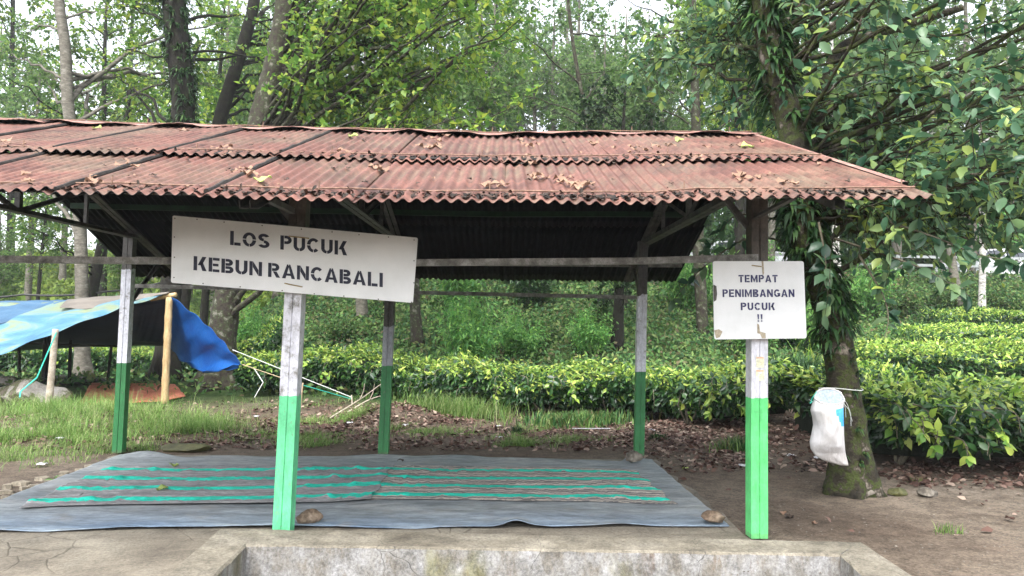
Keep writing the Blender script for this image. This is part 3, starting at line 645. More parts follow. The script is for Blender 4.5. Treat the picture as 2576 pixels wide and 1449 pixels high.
for u0, u1, zs_, wd, zd_ in ((299, 326, 1.04, .115, 2.15), (965, 987, 1.03, .118, 1.5), (1607, 1617, .985, .112, 1.90)):
    p = base_at(u0, 1143, YK); q = at(u1, 640, YK); q.z = ZT-.02
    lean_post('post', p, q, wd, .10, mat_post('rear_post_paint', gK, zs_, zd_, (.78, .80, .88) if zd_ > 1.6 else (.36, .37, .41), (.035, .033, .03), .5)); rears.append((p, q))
# beams and trusses
def lbar(mb, p0, p1, s, up=(0, 0, 1), th=.005, flip=1):
    mb.prism([(0, 0), (s, 0), (s, th), (th, th), (th, s), (0, s)], p0, p1, up)
def cbar(mb, p0, p1, w_, h, up=(0, 0, 1)):
    mb.prism([(-h/2, -w_/2), (h/2, -w_/2), (h/2, w_/2), (h/2-.005, w_/2), (h/2-.005, -w_/2+.005), (-h/2+.005, -w_/2+.005), (-h/2+.005, w_/2), (-h/2, w_/2)], p0, p1, up)
yb = YF-.06-.03
bl = [at(u, v, yb) for u, v in ((-700, 651), (0, 652), (430, 657), (1050, 661), (1600, 657), (1905, 648))]
for i, (a, b) in enumerate(zip(bl[:-1], bl[1:])): pass
mb = MB(); prof = [(-.024, -.022), (.024, -.022), (.024, .022), (-.024, .022)]
n = len(bl); V = []
for p in bl: V += [(p.x, p.y+q[1], p.z+q[0]) for q in prof]
Fc = [(i*4+j, i*4+(j+1) % 4, (i+1)*4+(j+1) % 4, (i+1)*4+j) for i in range(n-1) for j in range(4)]+[(3, 2, 1, 0), tuple((n-1)*4+j for j in range(4))]
mb.add(V, Fc); mb.build('front_beam', M['steel'], shel)
# rear rail
mb = MB(); r0 = at(340, 719, YK-.065); r1 = at(1602, 748, YK-.065); mid = at(960, 734, YK-.065)
for a, b in ((r0, mid), (mid, r1)): mb.prism([(-.022, -.006), (.022, -.006), (.022, .006), (-.022, .006)], a, b, (0, 0, 1))
mb.build('rear_rail', M['steel'], shel)
def underz(x, y, back): return float(roofz(x, y, back))-.016
for y, back, mk in ((4.45, False, 'steel_dark'), (5.5, False, 'steel_dark'), (6.8, False, 'steel_dark'), (7.2, True, 'steel_dark'), (8.28, True, 'purlin_green'), (9.45, True, 'steel')):
    mb = MB(); X = np.linspace(-4.85, 2.36, 7)
    P = [(x_, y, underz(x_, y, back)-.045) for x_ in X]
    for a, b in zip(P[:-1], P[1:]): mb.prism([(-.03, -.016), (.03, -.016), (.03, .016), (-.03, .016)], a, b, (0, 0, 1))
    mb.build('purlin', M[mk], shel)
def truss(pf, pr, matk='steel_dark'):
    e = Vector((0, 0, 0)); xf, xk = pf.x, pr.x
    mb = MB(); s = .048
    def X(y): return xf+(xk-xf)*(y-YF)/(YK-YF)
    def top(y, back, dz=-.085): return Vector((X(y), y, underz(X(y), y, back)+dz))
    z0 = ZT-.04; off = .0
    lbar(mb, (X(YF-.05), YF-.05, z0), (X(YK+.05), YK+.05, z0-.01), s)                # bottom chord
    lbar(mb, (X(YF-.05)+.06, YF-.05, z0), (X(YK+.05)+.06, YK+.05, z0-.01), s)
    for dx in (0, .06):
        a = top(4.15, False); b = top(YR-.03, False); lbar(mb, a+Vector((dx, 0, 0)), b+Vector((dx, 0, 0)), s)
        a = top(YR+.03, True); b = top(9.85, True); lbar(mb, a+Vector((dx, 0, 0)), b+Vector((dx, 0, 0)), s)
    m_ = (YF+YK)/2
    for y in (m_-.0,): mb.box((X(y)+.03, y, (z0+underz(X(y), YR, False)-.1)/2), (.05, .05, underz(X(y), YR, False)-.1-z0))
    for y0, y1, bk in ((m_, 6.1, False), (m_, 7.95, True)):
        a = Vector((X(y0)+.03, y0, z0)); b = top(y1, bk)+Vector((.03, 0, 0)); lbar(mb, a, b, .04)
    for y1, bk in ((6.1, False), (7.95, True)):
        b = top(y1, bk)+Vector((.03, 0, 0)); mb.box((b.x, b.y, (b.z+z0)/2), (.035, .035, b.z-z0))
    mb.build('truss', M[matk], shel)
    mb = MB(); lbar(mb, (xf-.02, YF-.06, 2.25), (xf-.02, 4.5, underz(xf, 4.5, False)-.1), .04)
    mb.build('brace', M[matk], shel); mb = MB(); lbar(mb, (xk, YK+.05, 1.75), (xk, 9.5, underz(xk, 9.5, True)-.09), .04)
    mb.build('brace', M[matk], shel); mb = MB(); lbar(mb, (xf-.08, YF, 2.20), (xf-.42, YF, 2.60), .04)
    mb.build('brace', M[matk], shel)
truss(tC, rears[0][1]); truss(tA, rears[1][1]); truss(tB, rears[2][1])
# stickers on the right post
M['stk_w'] = surf('faded_sticker', [(.3, (.62, .64, .60)), (.52, (.68, .66, .42)), (.62, (.66, .68, .72))], 18, .5, 0)
M['stk_r'] = surf('sticker_red', [(.3, (.62, .35, .25)), (.7, (.68, .48, .3))], 30, .5, 0)
for u, v in ((1912, 911), (1912, 944)):
    p = at(u, v, YF-.0622); mb = MB(); mb.box((p.x, YF-.062, p.z), (.058, .0012, .078)); o = mb.build('sticker', M['stk_w'], shel)
    mb = MB(); mb.box((p.x, YF-.0632, p.z+.031), (.052, .001, .010)); ob = mb.build('sticker_heading', M['stk_r']); 
    ob.parent = o; ob.location = ob.location-wpos(o)

# ------------------------------------------------------------------ stencil letters
T_, G_ = .21, .035
def R(x0, y0, x1, y1): return [[(x0, y0), (x1, y0), (x1, y1), (x0, y1)]]
def ARC(cx, cy_, rx_, ry_, a0, a1, t=T_, n=14):
    out = []
    for i in range(n):
        a, b = [radians(a0+(a1-a0)*k/n) for k in (i, i+1)]
        out.append([(cx+rx_*cos(a), cy_+ry_*sin(a)), (cx+rx_*cos(b), cy_+ry_*sin(b)), (cx+(rx_-t)*cos(b), cy_+(ry_-t*.95)*sin(b)), (cx+(rx_-t)*cos(a), cy_+(ry_-t*.95)*sin(a))])
    return out
def SL(x0, y0, x1, y1, w_=T_*1.12): return [[(x0, y0), (x0+w_, y0), (x1+w_, y1), (x1, y1)]]
def bowl(y0, y1, x0, xr_):
    cyy = (y0+y1)/2; ry_ = (y1-y0)/2; rx_ = min(ry_*1.05, xr_-x0); cx = xr_-rx_
    return R(x0, y1-T_*.9, cx, y1)+R(x0, y0, cx, y0+T_*.9)+ARC(cx, cyy, rx_, ry_, -90, 90)
def glyph(ch):
    s = R(0, 0, T_, 1)
    if ch == 'L': return s+R(T_+G_, 0, .62, T_), .62
    if ch == 'O': return ARC(.4, .5, .4, .5, 4, 176)+ARC(.4, .5, .4, .5, 184, 266)+ARC(.4, .5, .4, .5, 274, 356), .8
    if ch == 'C': return ARC(.4, .5, .4, .5, 42, 176)+ARC(.4, .5, .4, .5, 184, 266)+ARC(.4, .5, .4, .5, 274, 318), .76
    if ch == 'G': return ARC(.4, .5, .4, .5, 42, 176)+ARC(.4, .5, .4, .5, 184, 266)+ARC(.4, .5, .4, .5, 274, 330)+R(.45, .34, .8, .52)+R(.6, .1, .8, .36), .8
    if ch == 'S': return ARC(.34, .73, .33, .27, 20, 268)+ARC(.34, .27, .34, .27, 88, -160), .68
    if ch == 'P': return s+bowl(.42, 1, T_+G_, .70), .70
    if ch == 'R': return s+bowl(.45, 1, T_+G_, .70)+SL(.52, 0, .30, .42), .76
    if ch == 'B': return s+bowl(.52, 1, T_+G_, .68)+bowl(0, .49, T_+G_, .72), .72
    if ch == 'U': return R(0, .32, T_, 1)+R(.5, .32, .71, 1)+ARC(.355, .355, .355, .355, 180, 266)+ARC(.355, .355, .355, .355, 274, 360), .71
    if ch == 'K': return s+SL(T_+G_, .38, .52, 1)+[[(.37, .55), (.52, .66), (.78, 0), (.53, 0)]], .78
    if ch == 'E': return s+R(T_+G_, 1-T_*.9, .64, 1)+R(T_+G_, .41, .58, .59)+R(T_+G_, 0, .64, T_*.9), .64
    if ch == 'N': return R(0, 0, T_*.9, 1)+R(.56, 0, .75, 1)+[[(T_*.9+.02, 1), (T_*.9+.02, .58), (.54, 0), (.54, .42)]], .75
    if ch == 'M': return R(0, 0, T_*.9, 1)+R(.72, 0, .91, 1)+[[(T_*.9+.02, 1), (T_*.9+.02, .62), (.44, .0), (.44, .42)], [(.70, 1), (.70, .62), (.47, .0), (.47, .42)]], .91
    if ch == 'A': return [[(0, 0), (.22, 0), (.43, .86), (.37, 1), (.31, 1)]]+[[(.82, 0), (.60, 0), (.42, .78), (.44, 1), (.51, 1)]]+R(.26, .2, .56, .36), .82
    if ch == 'I': return s, T_
    if ch == 'T': return R(0, 1-T_*.9, .68, 1)+R(.235, 0, .445, 1-T_*.9-G_), .68
    if ch == '!': return [[(.06, .3), (.16, .3), (.2, 1), (0.0, 1)]]+R(.03, 0, .18, .18), .2
    return [], .45
def lettering(name, text, frame, u0, u1, vtop, vbot, W, H, mat, parent, gap=.13, off=.0025):
    O_, ax, ay, nn = frame; x = 0; polys = []
    for ch in text:
        g, wd = glyph(ch)
        polys += [[(p[0]+x, p[1]) for p in q] for q in g]; x += wd+gap
    tot = x-gap; sx = (u1-u0)*W/tot; sy_ = (vbot-vtop)*H; mb = MB()
    for q in polys:
        P = [O_+ax*(u0*W+p[0]*sx)-ay*(vbot*H-p[1]*sy_) for p in q]
        a = [tuple(p+nn*off) for p in P]; b = [tuple(p+nn*.0003) for p in P]; n = len(P)
        mb.add(a+b, [tuple(range(n)), tuple(range(n, 2*n))[::-1]]+[(i, (i+1) % n, n+(i+1) % n, n+i) for i in range(n)])
    return mb.build(name, mat, parent)
def board(parent, c4, th, rad, mat):
    tl, tr_, br, bl_ = c4; ax = (tr_-tl).normalized(); W = (tr_-tl).length; ay = (tl-bl_).normalized(); H = (tl-bl_).length
    nn = ax.cross(ay); nn = nn if nn.y < 0 else -nn
    P = []
    def corner(c, a, b):
        for k in range(5):
            th_ = k/4*pi/2; P.append(c+a*rad*(1-sin(th_))+b*rad*(1-cos(th_)))
    corner(tl, ax, -ay)    # goes from a-side to b-side
    P0 = P[::-1]; P = []
    for c, a, b in ((tl, -ay, ax), (tr_, -ax, -ay), (br, ay, -ax), (bl_, ax, ay)):
        for k in range(5):
            t_ = k/4*pi/2; P.append(c+a*rad*(1-sin(t_))+b*rad*(1-cos(t_)))
    f = [tuple(p) for p in P]; bk = [tuple(p-nn*th) for p in P]; n = len(P)
    mb = MB(); mb.add(f+bk, [tuple(range(n))[::-1], tuple(range(n, 2*n))]+[(i, n+i, n+(i+1) % n, (i+1) % n) for i in range(n)])
    mb.build('board', mat, parent); return (tl, ax, ay, nn), W, H
ys_ = YF-.125
c4 = [at(434, 542, ys_), at(1051, 598, ys_), at(1039, 762, ys_), at(430, 711, ys_)]
sg = empty('sign_board', tuple(c4[3])); tag(sg, 'long tilted white board with two lines of black stencil letters, on the left front post', 'sign')
fr, W, H = board(sg, c4, .008, .012, M['sign'])
for tx, u0, u1, v0, v1 in (('LOS', .236, .396, .150, .362), ('PUCUK', .440, .712, .150, .362), ('KEBUN', .090, .367, .575, .785), ('RANCABALI', .392, .858, .575, .785)):
    lettering('lettering', tx, fr, u0, u1, v0, v1, W, H, M['letter'], sg, .12)
O_, ax, ay, nn = fr
for u, v in [(.01, .04), (.1, .025), (.21, .03), (.365, .03), (.525, .03), (.65, .03), (.76, .035), (.88, .03), (.985, .04), (.01, .32), (.012, .62), (.012, .92), (.985, .35), (.985, .68), (.13, .97), (.28, .97), (.45, .97), (.58, .975), (.7, .97), (.84, .97), (.975, .97)]:
    p = O_+ax*u*W-ay*v*H; mb = MB(); mb.tube([p, p+nn*.003], .0045, 8); mb.build('nail', M['nail'], sg)
for u0, u1, v in ((.475, .555, .17), (.46, .53, .955)):
    a = O_+ax*u0*W-ay*v*.9*H; b = O_+ax*u1*W-ay*v*.93*H
    mb = MB(); mb.tube([a+nn*-.002, a+nn*.005, a.lerp(b, .5)+nn*.009, b+nn*.005, b-nn*.002], .0045, 6); mb.build('wire_tie', M['wire'], sg)
c4 = [at(1793, 657, ys_), at(2022, 657, ys_), at(2029, 851, ys_), at(1797, 854, ys_)]
sg = empty('sign_board', tuple(c4[3])); tag(sg, 'squarish white board with navy stencil letters and two exclamation marks, on the right front post', 'sign')
fr, W, H = board(sg, c4, .008, .016, M['sign']); O_, ax, ay, nn = fr
for tx, u0, u1, v0, v1 in (('TEMPAT', .278, .706, .178, .272), ('PENIMBANGAN', .100, .886, .362, .460), ('PUCUK', .296, .668, .532, .628), ('!!', .474, .530, .68, .775)):
    lettering('lettering', tx, fr, u0, u1, v0, v1, W, H, M['letter2'], sg, .16)
for pts_ in ([(.0, .885), (.05, .87), (.09, .90), (.06, .97), (.02, .985)], [(.47, .80), (.49, .81), (.50, .90), (.56, .92), (.56, .985), (.52, .985), (.50, .93), (.47, .92)], [(.535, .0), (.555, 0), (.56, .15), (.545, .19), (.54, .1)]):
    mb = MB(); P = [O_+ax*u*W-ay*v*H for u, v in pts_]; n = len(P)
    mb.add([tuple(p+nn*.0016) for p in P]+[tuple(p+nn*.0002) for p in P], [tuple(range(n))[::-1]]+[(i, n+i, n+(i+1) % n, (i+1) % n) for i in range(n)]); mb.build('torn_patch', M['torn'], sg)
a = O_+ax*.43*W-ay*.055*H; b = O_+ax*.53*W-ay*.07*H; mb = MB(); mb.tube([a, a+nn*.006, b+nn*.006, b], .004, 6); mb.build('wire_tie', M['wire'], sg)
mb = MB(); P = [O_+ax*u*W-ay*v*H for u, v in ((.001, .30), (.035, .32), (.04, .42), (.03, .5), (.001, .52))]; n = len(P)
mb.add([tuple(p+nn*.001) for p in P]+[tuple(p) for p in P], [tuple(range(n))[::-1]]+[(i, n+i, n+(i+1) % n, (i+1) % n) for i in range(n)]); mb.build('paint_smudge', M['nail'], sg)

# ------------------------------------------------------------------ cloths on the slab
def coons(L_, R_, n_u, n_v, lofn):
    """sheet between polyline L_ (back edge, left->right) and R_ (front edge)"""
    def samp(P, s):
        P = np.array([tuple(p) for p in P]); d = np.concatenate([[0], np.cumsum(np.linalg.norm(np.diff(P, axis=0), axis=1))]); d /= d[-1]
        return np.stack([np.interp(s, d, P[:, k]) for k in range(3)], -1)
    s = np.linspace(0, 1, n_u); A, B = samp(L_, s), samp(R_, s); t_ = np.linspace(0, 1, n_v)[:, None, None]
    G = A[None]*(1-t_)+B[None]*t_; Sg, Tg = np.meshgrid(s, t_.ravel()); return lofn(G, Sg, Tg)
def cloth_obj(name, G, mat, th=.004, parent=None):
    mb = MB(); mb.grid(G[::-1], 0, th); o = mb.build(name, mat, parent, smooth=True)
    me = o.data; r, c = G.shape[:2]; uvl = me.uv_layers.new(name='UVMap'); N_ = r*c
    idx = np.zeros(len(me.loops), np.int32); me.loops.foreach_get('vertex_index', idx); k = idx % N_
    uv = np.stack([(k % c)/(c-1), (k//c)/(r-1)], 1).astype(np.float32); uvl.data.foreach_set('uv', uv.ravel()); return o
def tw(G, s, t):
    X, Y = G[..., 0], G[..., 1]
    z = .007+.006*np.sin(X*2.3+Y*.7)*np.sin(Y*1.9+.6)+.004*np.sin(X*5.1-Y*3.3)
    z += .034*np.exp(-((s-.725)/.016)**2)*sm((t-.90)/.1)+.018*np.exp(-((s-.86)/.03)**2)*sm((t-.92)/.08)+.014*np.exp(-((s-.42)/.05)**2)*sm((t-.93)/.07)
    z += .022*np.exp(-((s-.06)/.04)**2)*sm((.10-t)/.1)+.012*np.abs(np.sin(s*23))*sm((.05-t)/.05)
    z += .03*np.exp(-((s-.965)/.02)**2-((t-.02)/.05)**2)
    z += .007*np.abs(np.sin(X*3+Y*14+2*np.sin(X*1.7)))*sm((t-.72)/.2)+.004*(1-np.abs(np.sin(X*4.3+1.5*np.sin(Y*3.1))))**3+.004*(1-np.abs(np.sin(X*2.1-Y*5.3+np.sin(X*2.9))))**4+.004*np.abs(np.sin(Y*9+X*.8))
    G = G.copy(); G[..., 2] = z+.0035; G[..., 1] += .012*np.sin(s*31)*sm((t-.95)/.05); return G
back = [on(u, v) for u, v in ((300, 1147), (345, 1144), (450, 1152), (700, 1153), (960, 1148), (1150, 1152), (1400, 1158), (1560, 1164), (1575, 1157), (1640, 1161))]
fl = on(-217, 1345); front = [fl]+[on(u, v) for u, v in ((0, 1341), (300, 1336), (560, 1330), (900, 1331), (1200, 1332), (1400, 1330), (1600, 1328), (1835, 1327))]
G = coons(back, front, 260, 110, tw)
# left and right borders follow the photo's slightly curved edges
o = cloth_obj('ground_tarp', G, M['gtarp'], .003); tag(o, 'large worn blue grey tarpaulin spread over the slab under the shelter', 'tarpaulin')
def mw(amp, ph, lift):
    def f(G, s, t):
        base = tw(G, s*0, t*0)[..., 2]
        G = G.copy()
        X, Y = G[..., 0], G[..., 1]
        z = lift+base*0+.007+.006*np.sin(X*2.3+Y*.7)*np.sin(Y*1.9+.6)+.004*np.sin(X*5.1-Y*3.3)+.0035+.004*np.abs(np.sin(Y*9+X*.8))
        fr_ = (t*4) % 1; inb = np.exp(-((fr_-.52)/.13)**2)
        rip = np.abs(np.sin(s*pi*7+ph+t*5))**6+.5*np.abs(np.sin(s*pi*13+ph*2-t*3))**8
        z += amp*rip*inb*(.6+.4*np.sin(s*9+ph))+amp*.35*np.abs(np.sin(t*40+s*3+ph))+amp*.4*np.exp(-((t-1)/.02)**2)
        G[..., 2] = z; G[..., 1] += .012*np.sin(s*17+ph+t*6); G[..., 0] += .018*np.sin(t*19+ph)*((s > .9)*1.0+(s < .1)*1.0)
        return G
    return f
b2 = [on(u, v) for u, v in ((978, 1176), (1200, 1178), (1400, 1180), (1560, 1184), (1598, 1190))]; f2 = [on(u, v) for u, v in ((915, 1262), (1200, 1264), (1450, 1268), (1700, 1272))]
o = cloth_obj('striped_mat', coons(b2, f2, 200, 120, mw(.014, 1.0, .004)), M['mat_warm'], .003); tag(o, 'right striped mat with warm beige bands and four turquoise stripes', 'mat', 'striped mats on the blue tarpaulin')
b1 = [on(u, v, .03) for u, v in ((278, 1170), (520, 1171), (760, 1170), (990, 1168))]; f1 = [on(u, v, .02) for u, v in ((46, 1278), (300, 1272), (600, 1270), (820, 1266), (935, 1256))]
o = cloth_obj('striped_mat', coons(b1, f1, 220, 120, mw(.022, .3, .009)), M['mat_grey'], .003); tag(o, 'left striped mat, greyer and more rumpled, overlapping the right one', 'mat', 'striped mats on the blue tarpaulin')

# ------------------------------------------------------------------ rocks
def rock(name, c, dims, mat, seed, label, cat='rock', rough=.16, sink=.12, rz=0, sub=3, group=None):
    import bmesh
    rg = np.random.default_rng(seed); bm = bmesh.new(); bmesh.ops.create_icosphere(bm, subdivisions=sub+1, radius=1)
    K = rg.normal(0, 1, (9, 3)); PH = rg.uniform(0, 6, 9); FR = rg.uniform(1.0, 5, 9)
    PN = unit(rg.normal(0, 1, (16, 3))); PD = rg.uniform(.58, .88, 16)
    for v in bm.verts:
        p = np.array(v.co); 
        for nrm, d in zip(PN, PD):
            q = p@nrm
            if q > d: p = p-nrm*(q-d)*.97
        r = 1+sum(math.sin(float(p@k)*f+h)*rough/(1+f)*.8 for k, h, f in zip(K, PH, FR))
        p = p*r; v.co = (p[0]*dims[0]/2, p[1]*dims[1]/2, max(p[2], -.8)*dims[2]/2)
    me = bpy.data.meshes.new(name); bm.to_mesh(me); bm.free(); me.materials.append(mat)
    me.polygons.foreach_set('use_smooth', [False]*len(me.polygons))
    o = bpy.data.objects.new(name, me); COL.objects.link(o); o.location = (c[0], c[1], c[2]+dims[2]*(.4-sink)); o.rotation_euler.z = rz
    tag(o, label, cat, group); return o
p = on(771, 1322, .01); rock('rock', (p.x, p.y+.05, .02), (.20, .15, .115), M['rock_brown'], 1, 'angular brown rock holding the tarpaulin beside the left front post', sink=.02, rz=.3)
p = on(1800, 1322, .01); rock('rock', (p.x, p.y+.03, .02), (.20, .14, .125), M['rock_brown'], 21, 'rounded brown rock on the front right corner of the tarpaulin', sink=.02)
p = on(1594, 1166, .01); rock('rock', (p.x, p.y, .02), (.21, .16, .165), M['rock'], 3, 'grey rock on the back right corner of the tarpaulin, by the rear post', sink=.02)
def tz(x, y): return float(terr(x, y))
p = on(72, 1008, .1); rock('boulder', (p.x, p.y, tz(p.x, p.y)), (1.45, .9, .68), M['boulder'], 14, 'large mossy boulder in the grass beside the blue tent', 'boulder', .2, .10)
p = on(-30, 985, .1); rock('boulder', (p.x, p.y+.4, tz(p.x, p.y)), (.9, .8, .42), M['boulder'], 15, 'pale boulder cut by the left edge of the picture, behind the mossy one', 'boulder', .2, .08)
p = on(455, 1140, -.02); rock('stone_slab', (p.x, p.y+.25, -.05), (.75, .55, .16), M['wetrock'], 16, 'flat olive stone behind the back edge of the tarpaulin', 'stone', .1, .1)
for i, (u, v, s_, lb) in enumerate(((1745, 1186, .055, 'small dark stone on the earth right of the tarpaulin'), (2105, 1240, .12, 'small stone at the foot of the big tree, left side'), (2180, 1250, .16, 'grey stone at the foot of the big tree, right side'), (2265, 1247, .13, 'mossy stone on the path edge right of the big tree'), (2345, 1250, .14, 'flat mossy stone on the path edge below the tea bushes'))):
    p = on(u, v, -.02); rock('stone', (p.x, p.y+.06, tz(p.x, p.y)), (s_*1.4, s_, s_*.8), M['rock' if i != 3 else 'wetrock'], 30+i, lb, 'stone', .2, .1, sub=2)
# flat stones set along the slab's left edge
FLG = []; FR = []
k = 0
for r in range(3):
    x = 14
    while x < 300:
        v = 1216-(x)/300*69+r*14+RNG.normal(0, 2)+6; wd = RNG.uniform(26, 52)
        if r and x > 300-r*70: break
        a = on(x, v, 0); s_ = wd*a.y/F_PX*.9
        FLG.append((a.x, a.y, s_)); FR.append((r, sum(1 for q in FR if q[0] == r))); x += wd*1.05
for i, (x, y, s_) in enumerate(FLG):
    rg = np.random.default_rng(600+i); n = 9; an = np.sort(rg.uniform(0, 2*pi, n)); rr = rg.uniform(.36, .50, n)
    P = [(x+math.cos(a)*q*s_, y+math.sin(a)*q*s_*.9) for a, q in zip(an, rr)]
    h = rg.uniform(-.004, .010); mb = MB(); mb.add([(a, b, h+rg.normal(0, .002)) for a, b in P]+[(a+(a-x)*.06, b+(b-y)*.06, -.06) for a, b in P], [tuple(range(n))]+[(i_, n+i_, n+(i_+1) % n, (i_+1) % n) for i_ in range(n)])
    o = mb.build('flagstone', M['flag']); tag(o, 'pale flagstone beside the slab, '+('outer', 'middle', 'inner')[FR[i][0]]+' row, '+('first', 'second', 'third', 'fourth', 'fifth', 'sixth', 'seventh', 'eighth', 'ninth', 'tenth')[FR[i][1]]+' from the picture edge', 'flagstone', 'flagstones along the left edge of the slab')

# ------------------------------------------------------------------ sack hanging on the big tree
YS = 6.42
sec = [(975, 2066, 2112), (984, 2056, 2122), (1000, 2050, 2122), (1016, 2043, 2120), (1032, 2038, 2119), (1050, 2043, 2119), (1070, 2046, 2120), (1092, 2042, 2121), (1112, 2037, 2123), (1130, 2040, 2125), (1146, 2050, 2128), (1157, 2068, 2131), (1165, 2092, 2133), (1172, 2118, 2134)]
vv = np.linspace(1002, 1171.5, 46); sv = [s[0] for s in sec]
lf = np.interp(vv, sv, [s[1] for s in sec]); rt = np.interp(vv, sv, [s[2] for s in sec]); NS = 44
sk = empty('sack', tuple(at(2085, 1171, YS))); tag(sk, 'white woven plastic sack hanging open against the mossy trunk', 'sack')
G = []; rg = np.random.default_rng(5)
for i, v in enumerate(vv):
    a, b = at(lf[i], v, YS), at(rt[i], v, YS); c = (a+b)/2; hw = (b-a).length/2; row = []
    q = i/(len(vv)-1); dep = .055+.05*math.sin(min(1, q*1.25)*pi)**.8 if q < .98 else .03
    dep *= (1 if q < .7 else max(.25, 1-(q-.7)*2.2))
    for j in range(NS):
        th = 2*pi*j/NS
        wr = 1+.06*math.sin(3*th+q*5)+.05*math.sin(7*th-q*9+1)+.035*math.sin(12*th+q*4)*(1-q*.6)+.03*math.sin(5*th+q*22)
        dz = 0
        if i == 0: pass
        yb_ = c.y-math.sin(th)*dep*wr*(1.15 if math.sin(th) > 0 else .5)
        z_ = c.z+max(0, 1-q*5)*( -.050*math.sin(th) + (.03 if math.sin(th) < 0 else 0)*abs(math.sin(th)))
        row.append((c.x+math.cos(th)*hw*(1+.015*math.sin(5*th+q*7)), yb_, z_))
    G.append(row+[row[0]])
G = np.array(G); mb = MB(); r, c_ = G.shape[:2]
mb.add(G.reshape(-1, 3), [(i*c_+j, i*c_+j+1, (i+1)*c_+j+1, (i+1)*c_+j) for i in range(r-1) for j in range(c_-1)]+[tuple((r-1)*c_+j for j in range(c_-1))])
# blue print: faces near the right front below the rim
for k, f in enumerate(mb.f[:-1]):
    i, j = divmod(k, c_-1); th = 2*pi*(j+.5)/NS; q = i/(r-1)
    if .10 < q < .40 and radians(5) < th < radians(72-80*max(0, q-.2)): mb.m[k] = 1
mb.build('sack_cloth', [M['sack'], M['sack_blue']], sk, smooth=True)
mb = MB(); C0 = G[0][:-1].mean(0); rin = []
for s_, dz in ((.95, .0), (.80, -.05), (.7, -.12)):
    rin.append([(C0[0]+(p[0]-C0[0])*s_, C0[1]+(p[1]-C0[1])*s_, p[2]+dz) for p in G[0]])
mb.grid(np.array(rin)); mb.build('sack_lining', M['sack_in'], sk, smooth=True)
mb = MB(); rim = [tuple(p+np.array([0, 0, .003])+rg.normal(0, .002, 3)) for p in G[0]]; mb.tube(rim, [.007+.003*abs(math.sin(i*1.7)) for i in range(len(rim))], 6, cap=False); mb.build('sack_rim', M['sack'], sk, smooth=True)
mb = MB()
for u0, v0, P in ((2121, 1000, [(2132, 1018), (2140, 1040), (2141, 1072)]), (2122, 1004, [(2127, 1030), (2128, 1050)]), (2119, 1010, [(2135, 1030), (2144, 1060)]), (2048, 1012, [(2040, 1008), (2034, 1004)])):
    mb.tube([at(u0, v0, YS-.03)]+[at(u, v, YS-.04) for u, v in P], .0016, 4)
mb.build('loose_thread', M['rope_white'], sk)
mb = MB(); mb.tube([at(2055, 985, YS-.02), at(2044, 1000, YS-.05), at(2038, 1015, YS-.04), at(2046, 1008, YS)], .0035, 5); mb.build('tie_cord', M['rope_green'], sk)
# the sack is hung by a cord round the trunk
mb = MB(); cx, cy_ = at(2112, 985, 6.80).x, 6.78
mb.tube([(cx+.19*cos(a), cy_+.19*sin(a), at(2112, 980, 6.6).z+.01*sin(a*2)) for a in np.linspace(0, 2*pi, 25)], .004, 5, cap=False); mb.build('hanging_cord', M['rope_white'], sk)

# ------------------------------------------------------------------ blue tent shelter on the left
tent = empty('tarp_tent', tuple(at(300, 1010, 15.0))); tag(tent, 'low shelter of blue tarpaulins propped on a bamboo post and stakes', 'tent')
YT = 14.8
def patch(Gc, nu, nv, sag, wob, seed):
    rg = np.random.default_rng(seed); Gc = np.array([[tuple(p) for p in row] for row in Gc]); R0, C0 = Gc.shape[:2]
    t_ = np.linspace(0, R0-1, nv); s_ = np.linspace(0, C0-1, nu); out = np.zeros((nv, nu, 3))
    for k in range(3):
        tmp = np.array([[np.interp(s, range(C0), Gc[r, :, k]) for s in s_] for r in range(R0)])
        out[..., k] = np.array([[np.interp(t, range(R0), tmp[:, c]) for c in range(nu)] for t in t_])
    Sg, Tg = np.meshgrid(s_/(C0-1), t_/(R0-1))
    out[..., 2] -= sag*4*Tg*(1-Tg)
    a, b = rg.uniform(0, 6, 2); out[..., 2] += wob*np.sin(Sg*14+a+3*Tg)*np.sin(Tg*pi)*.5+wob*.4*np.sin(Sg*31+Tg*9+b)
    out[..., 1] += wob*.6*np.sin(Tg*11+Sg*7+a); return out
def tcloth(name, G, mat, th=.004):
    mb = MB(); mb.grid(G, 0, th); return mb.build(name, mat, tent, smooth=True)
# front slope: ridge (back) to lifted front hem
tcloth('front_sheet', patch([[at(-260, 765, YT), at(0, 763, YT), at(165, 759, YT), at(300, 752, YT), at(408, 742, YT)],
    [at(-330, 935, 13.2), at(0, 892, 13.2), at(142, 836, 13.3), at(300, 776, 14.0), at(413, 741, 14.72)]], 90, 34, -.02, .045, 1)[::-1], M['tent_pale'])
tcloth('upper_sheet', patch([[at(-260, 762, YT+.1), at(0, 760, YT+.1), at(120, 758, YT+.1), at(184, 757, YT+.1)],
    [at(-300, 870, 13.9), at(0, 818, 14.0), at(90, 793, 14.3), at(175, 765, YT)]], 50, 16, -.02, .014, 2)[::-1]+np.array([0, 0, .025]), M['tent_upper'])
tcloth('ridge_cover', patch([[at(170, 758, YT+.12), at(230, 752, YT+.1), at(330, 746, YT+.08), at(428, 740, YT+.06)],
    [at(150, 778, 14.3), at(215, 783, 14.2), at(300, 768, 14.45), at(420, 743, YT-.1)]], 40, 12, -.01, .012, 3)[::-1]+np.array([0, 0, .04]), M['tent_cap'])
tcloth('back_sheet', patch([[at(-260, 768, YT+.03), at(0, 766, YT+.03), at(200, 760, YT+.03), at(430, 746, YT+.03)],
    [at(-300, 880, 17.6), at(0, 885, 17.6), at(200, 873, 17.6), at(440, 868, 17.2)]], 60, 20, .05, .02, 4), M['tent_dark'])
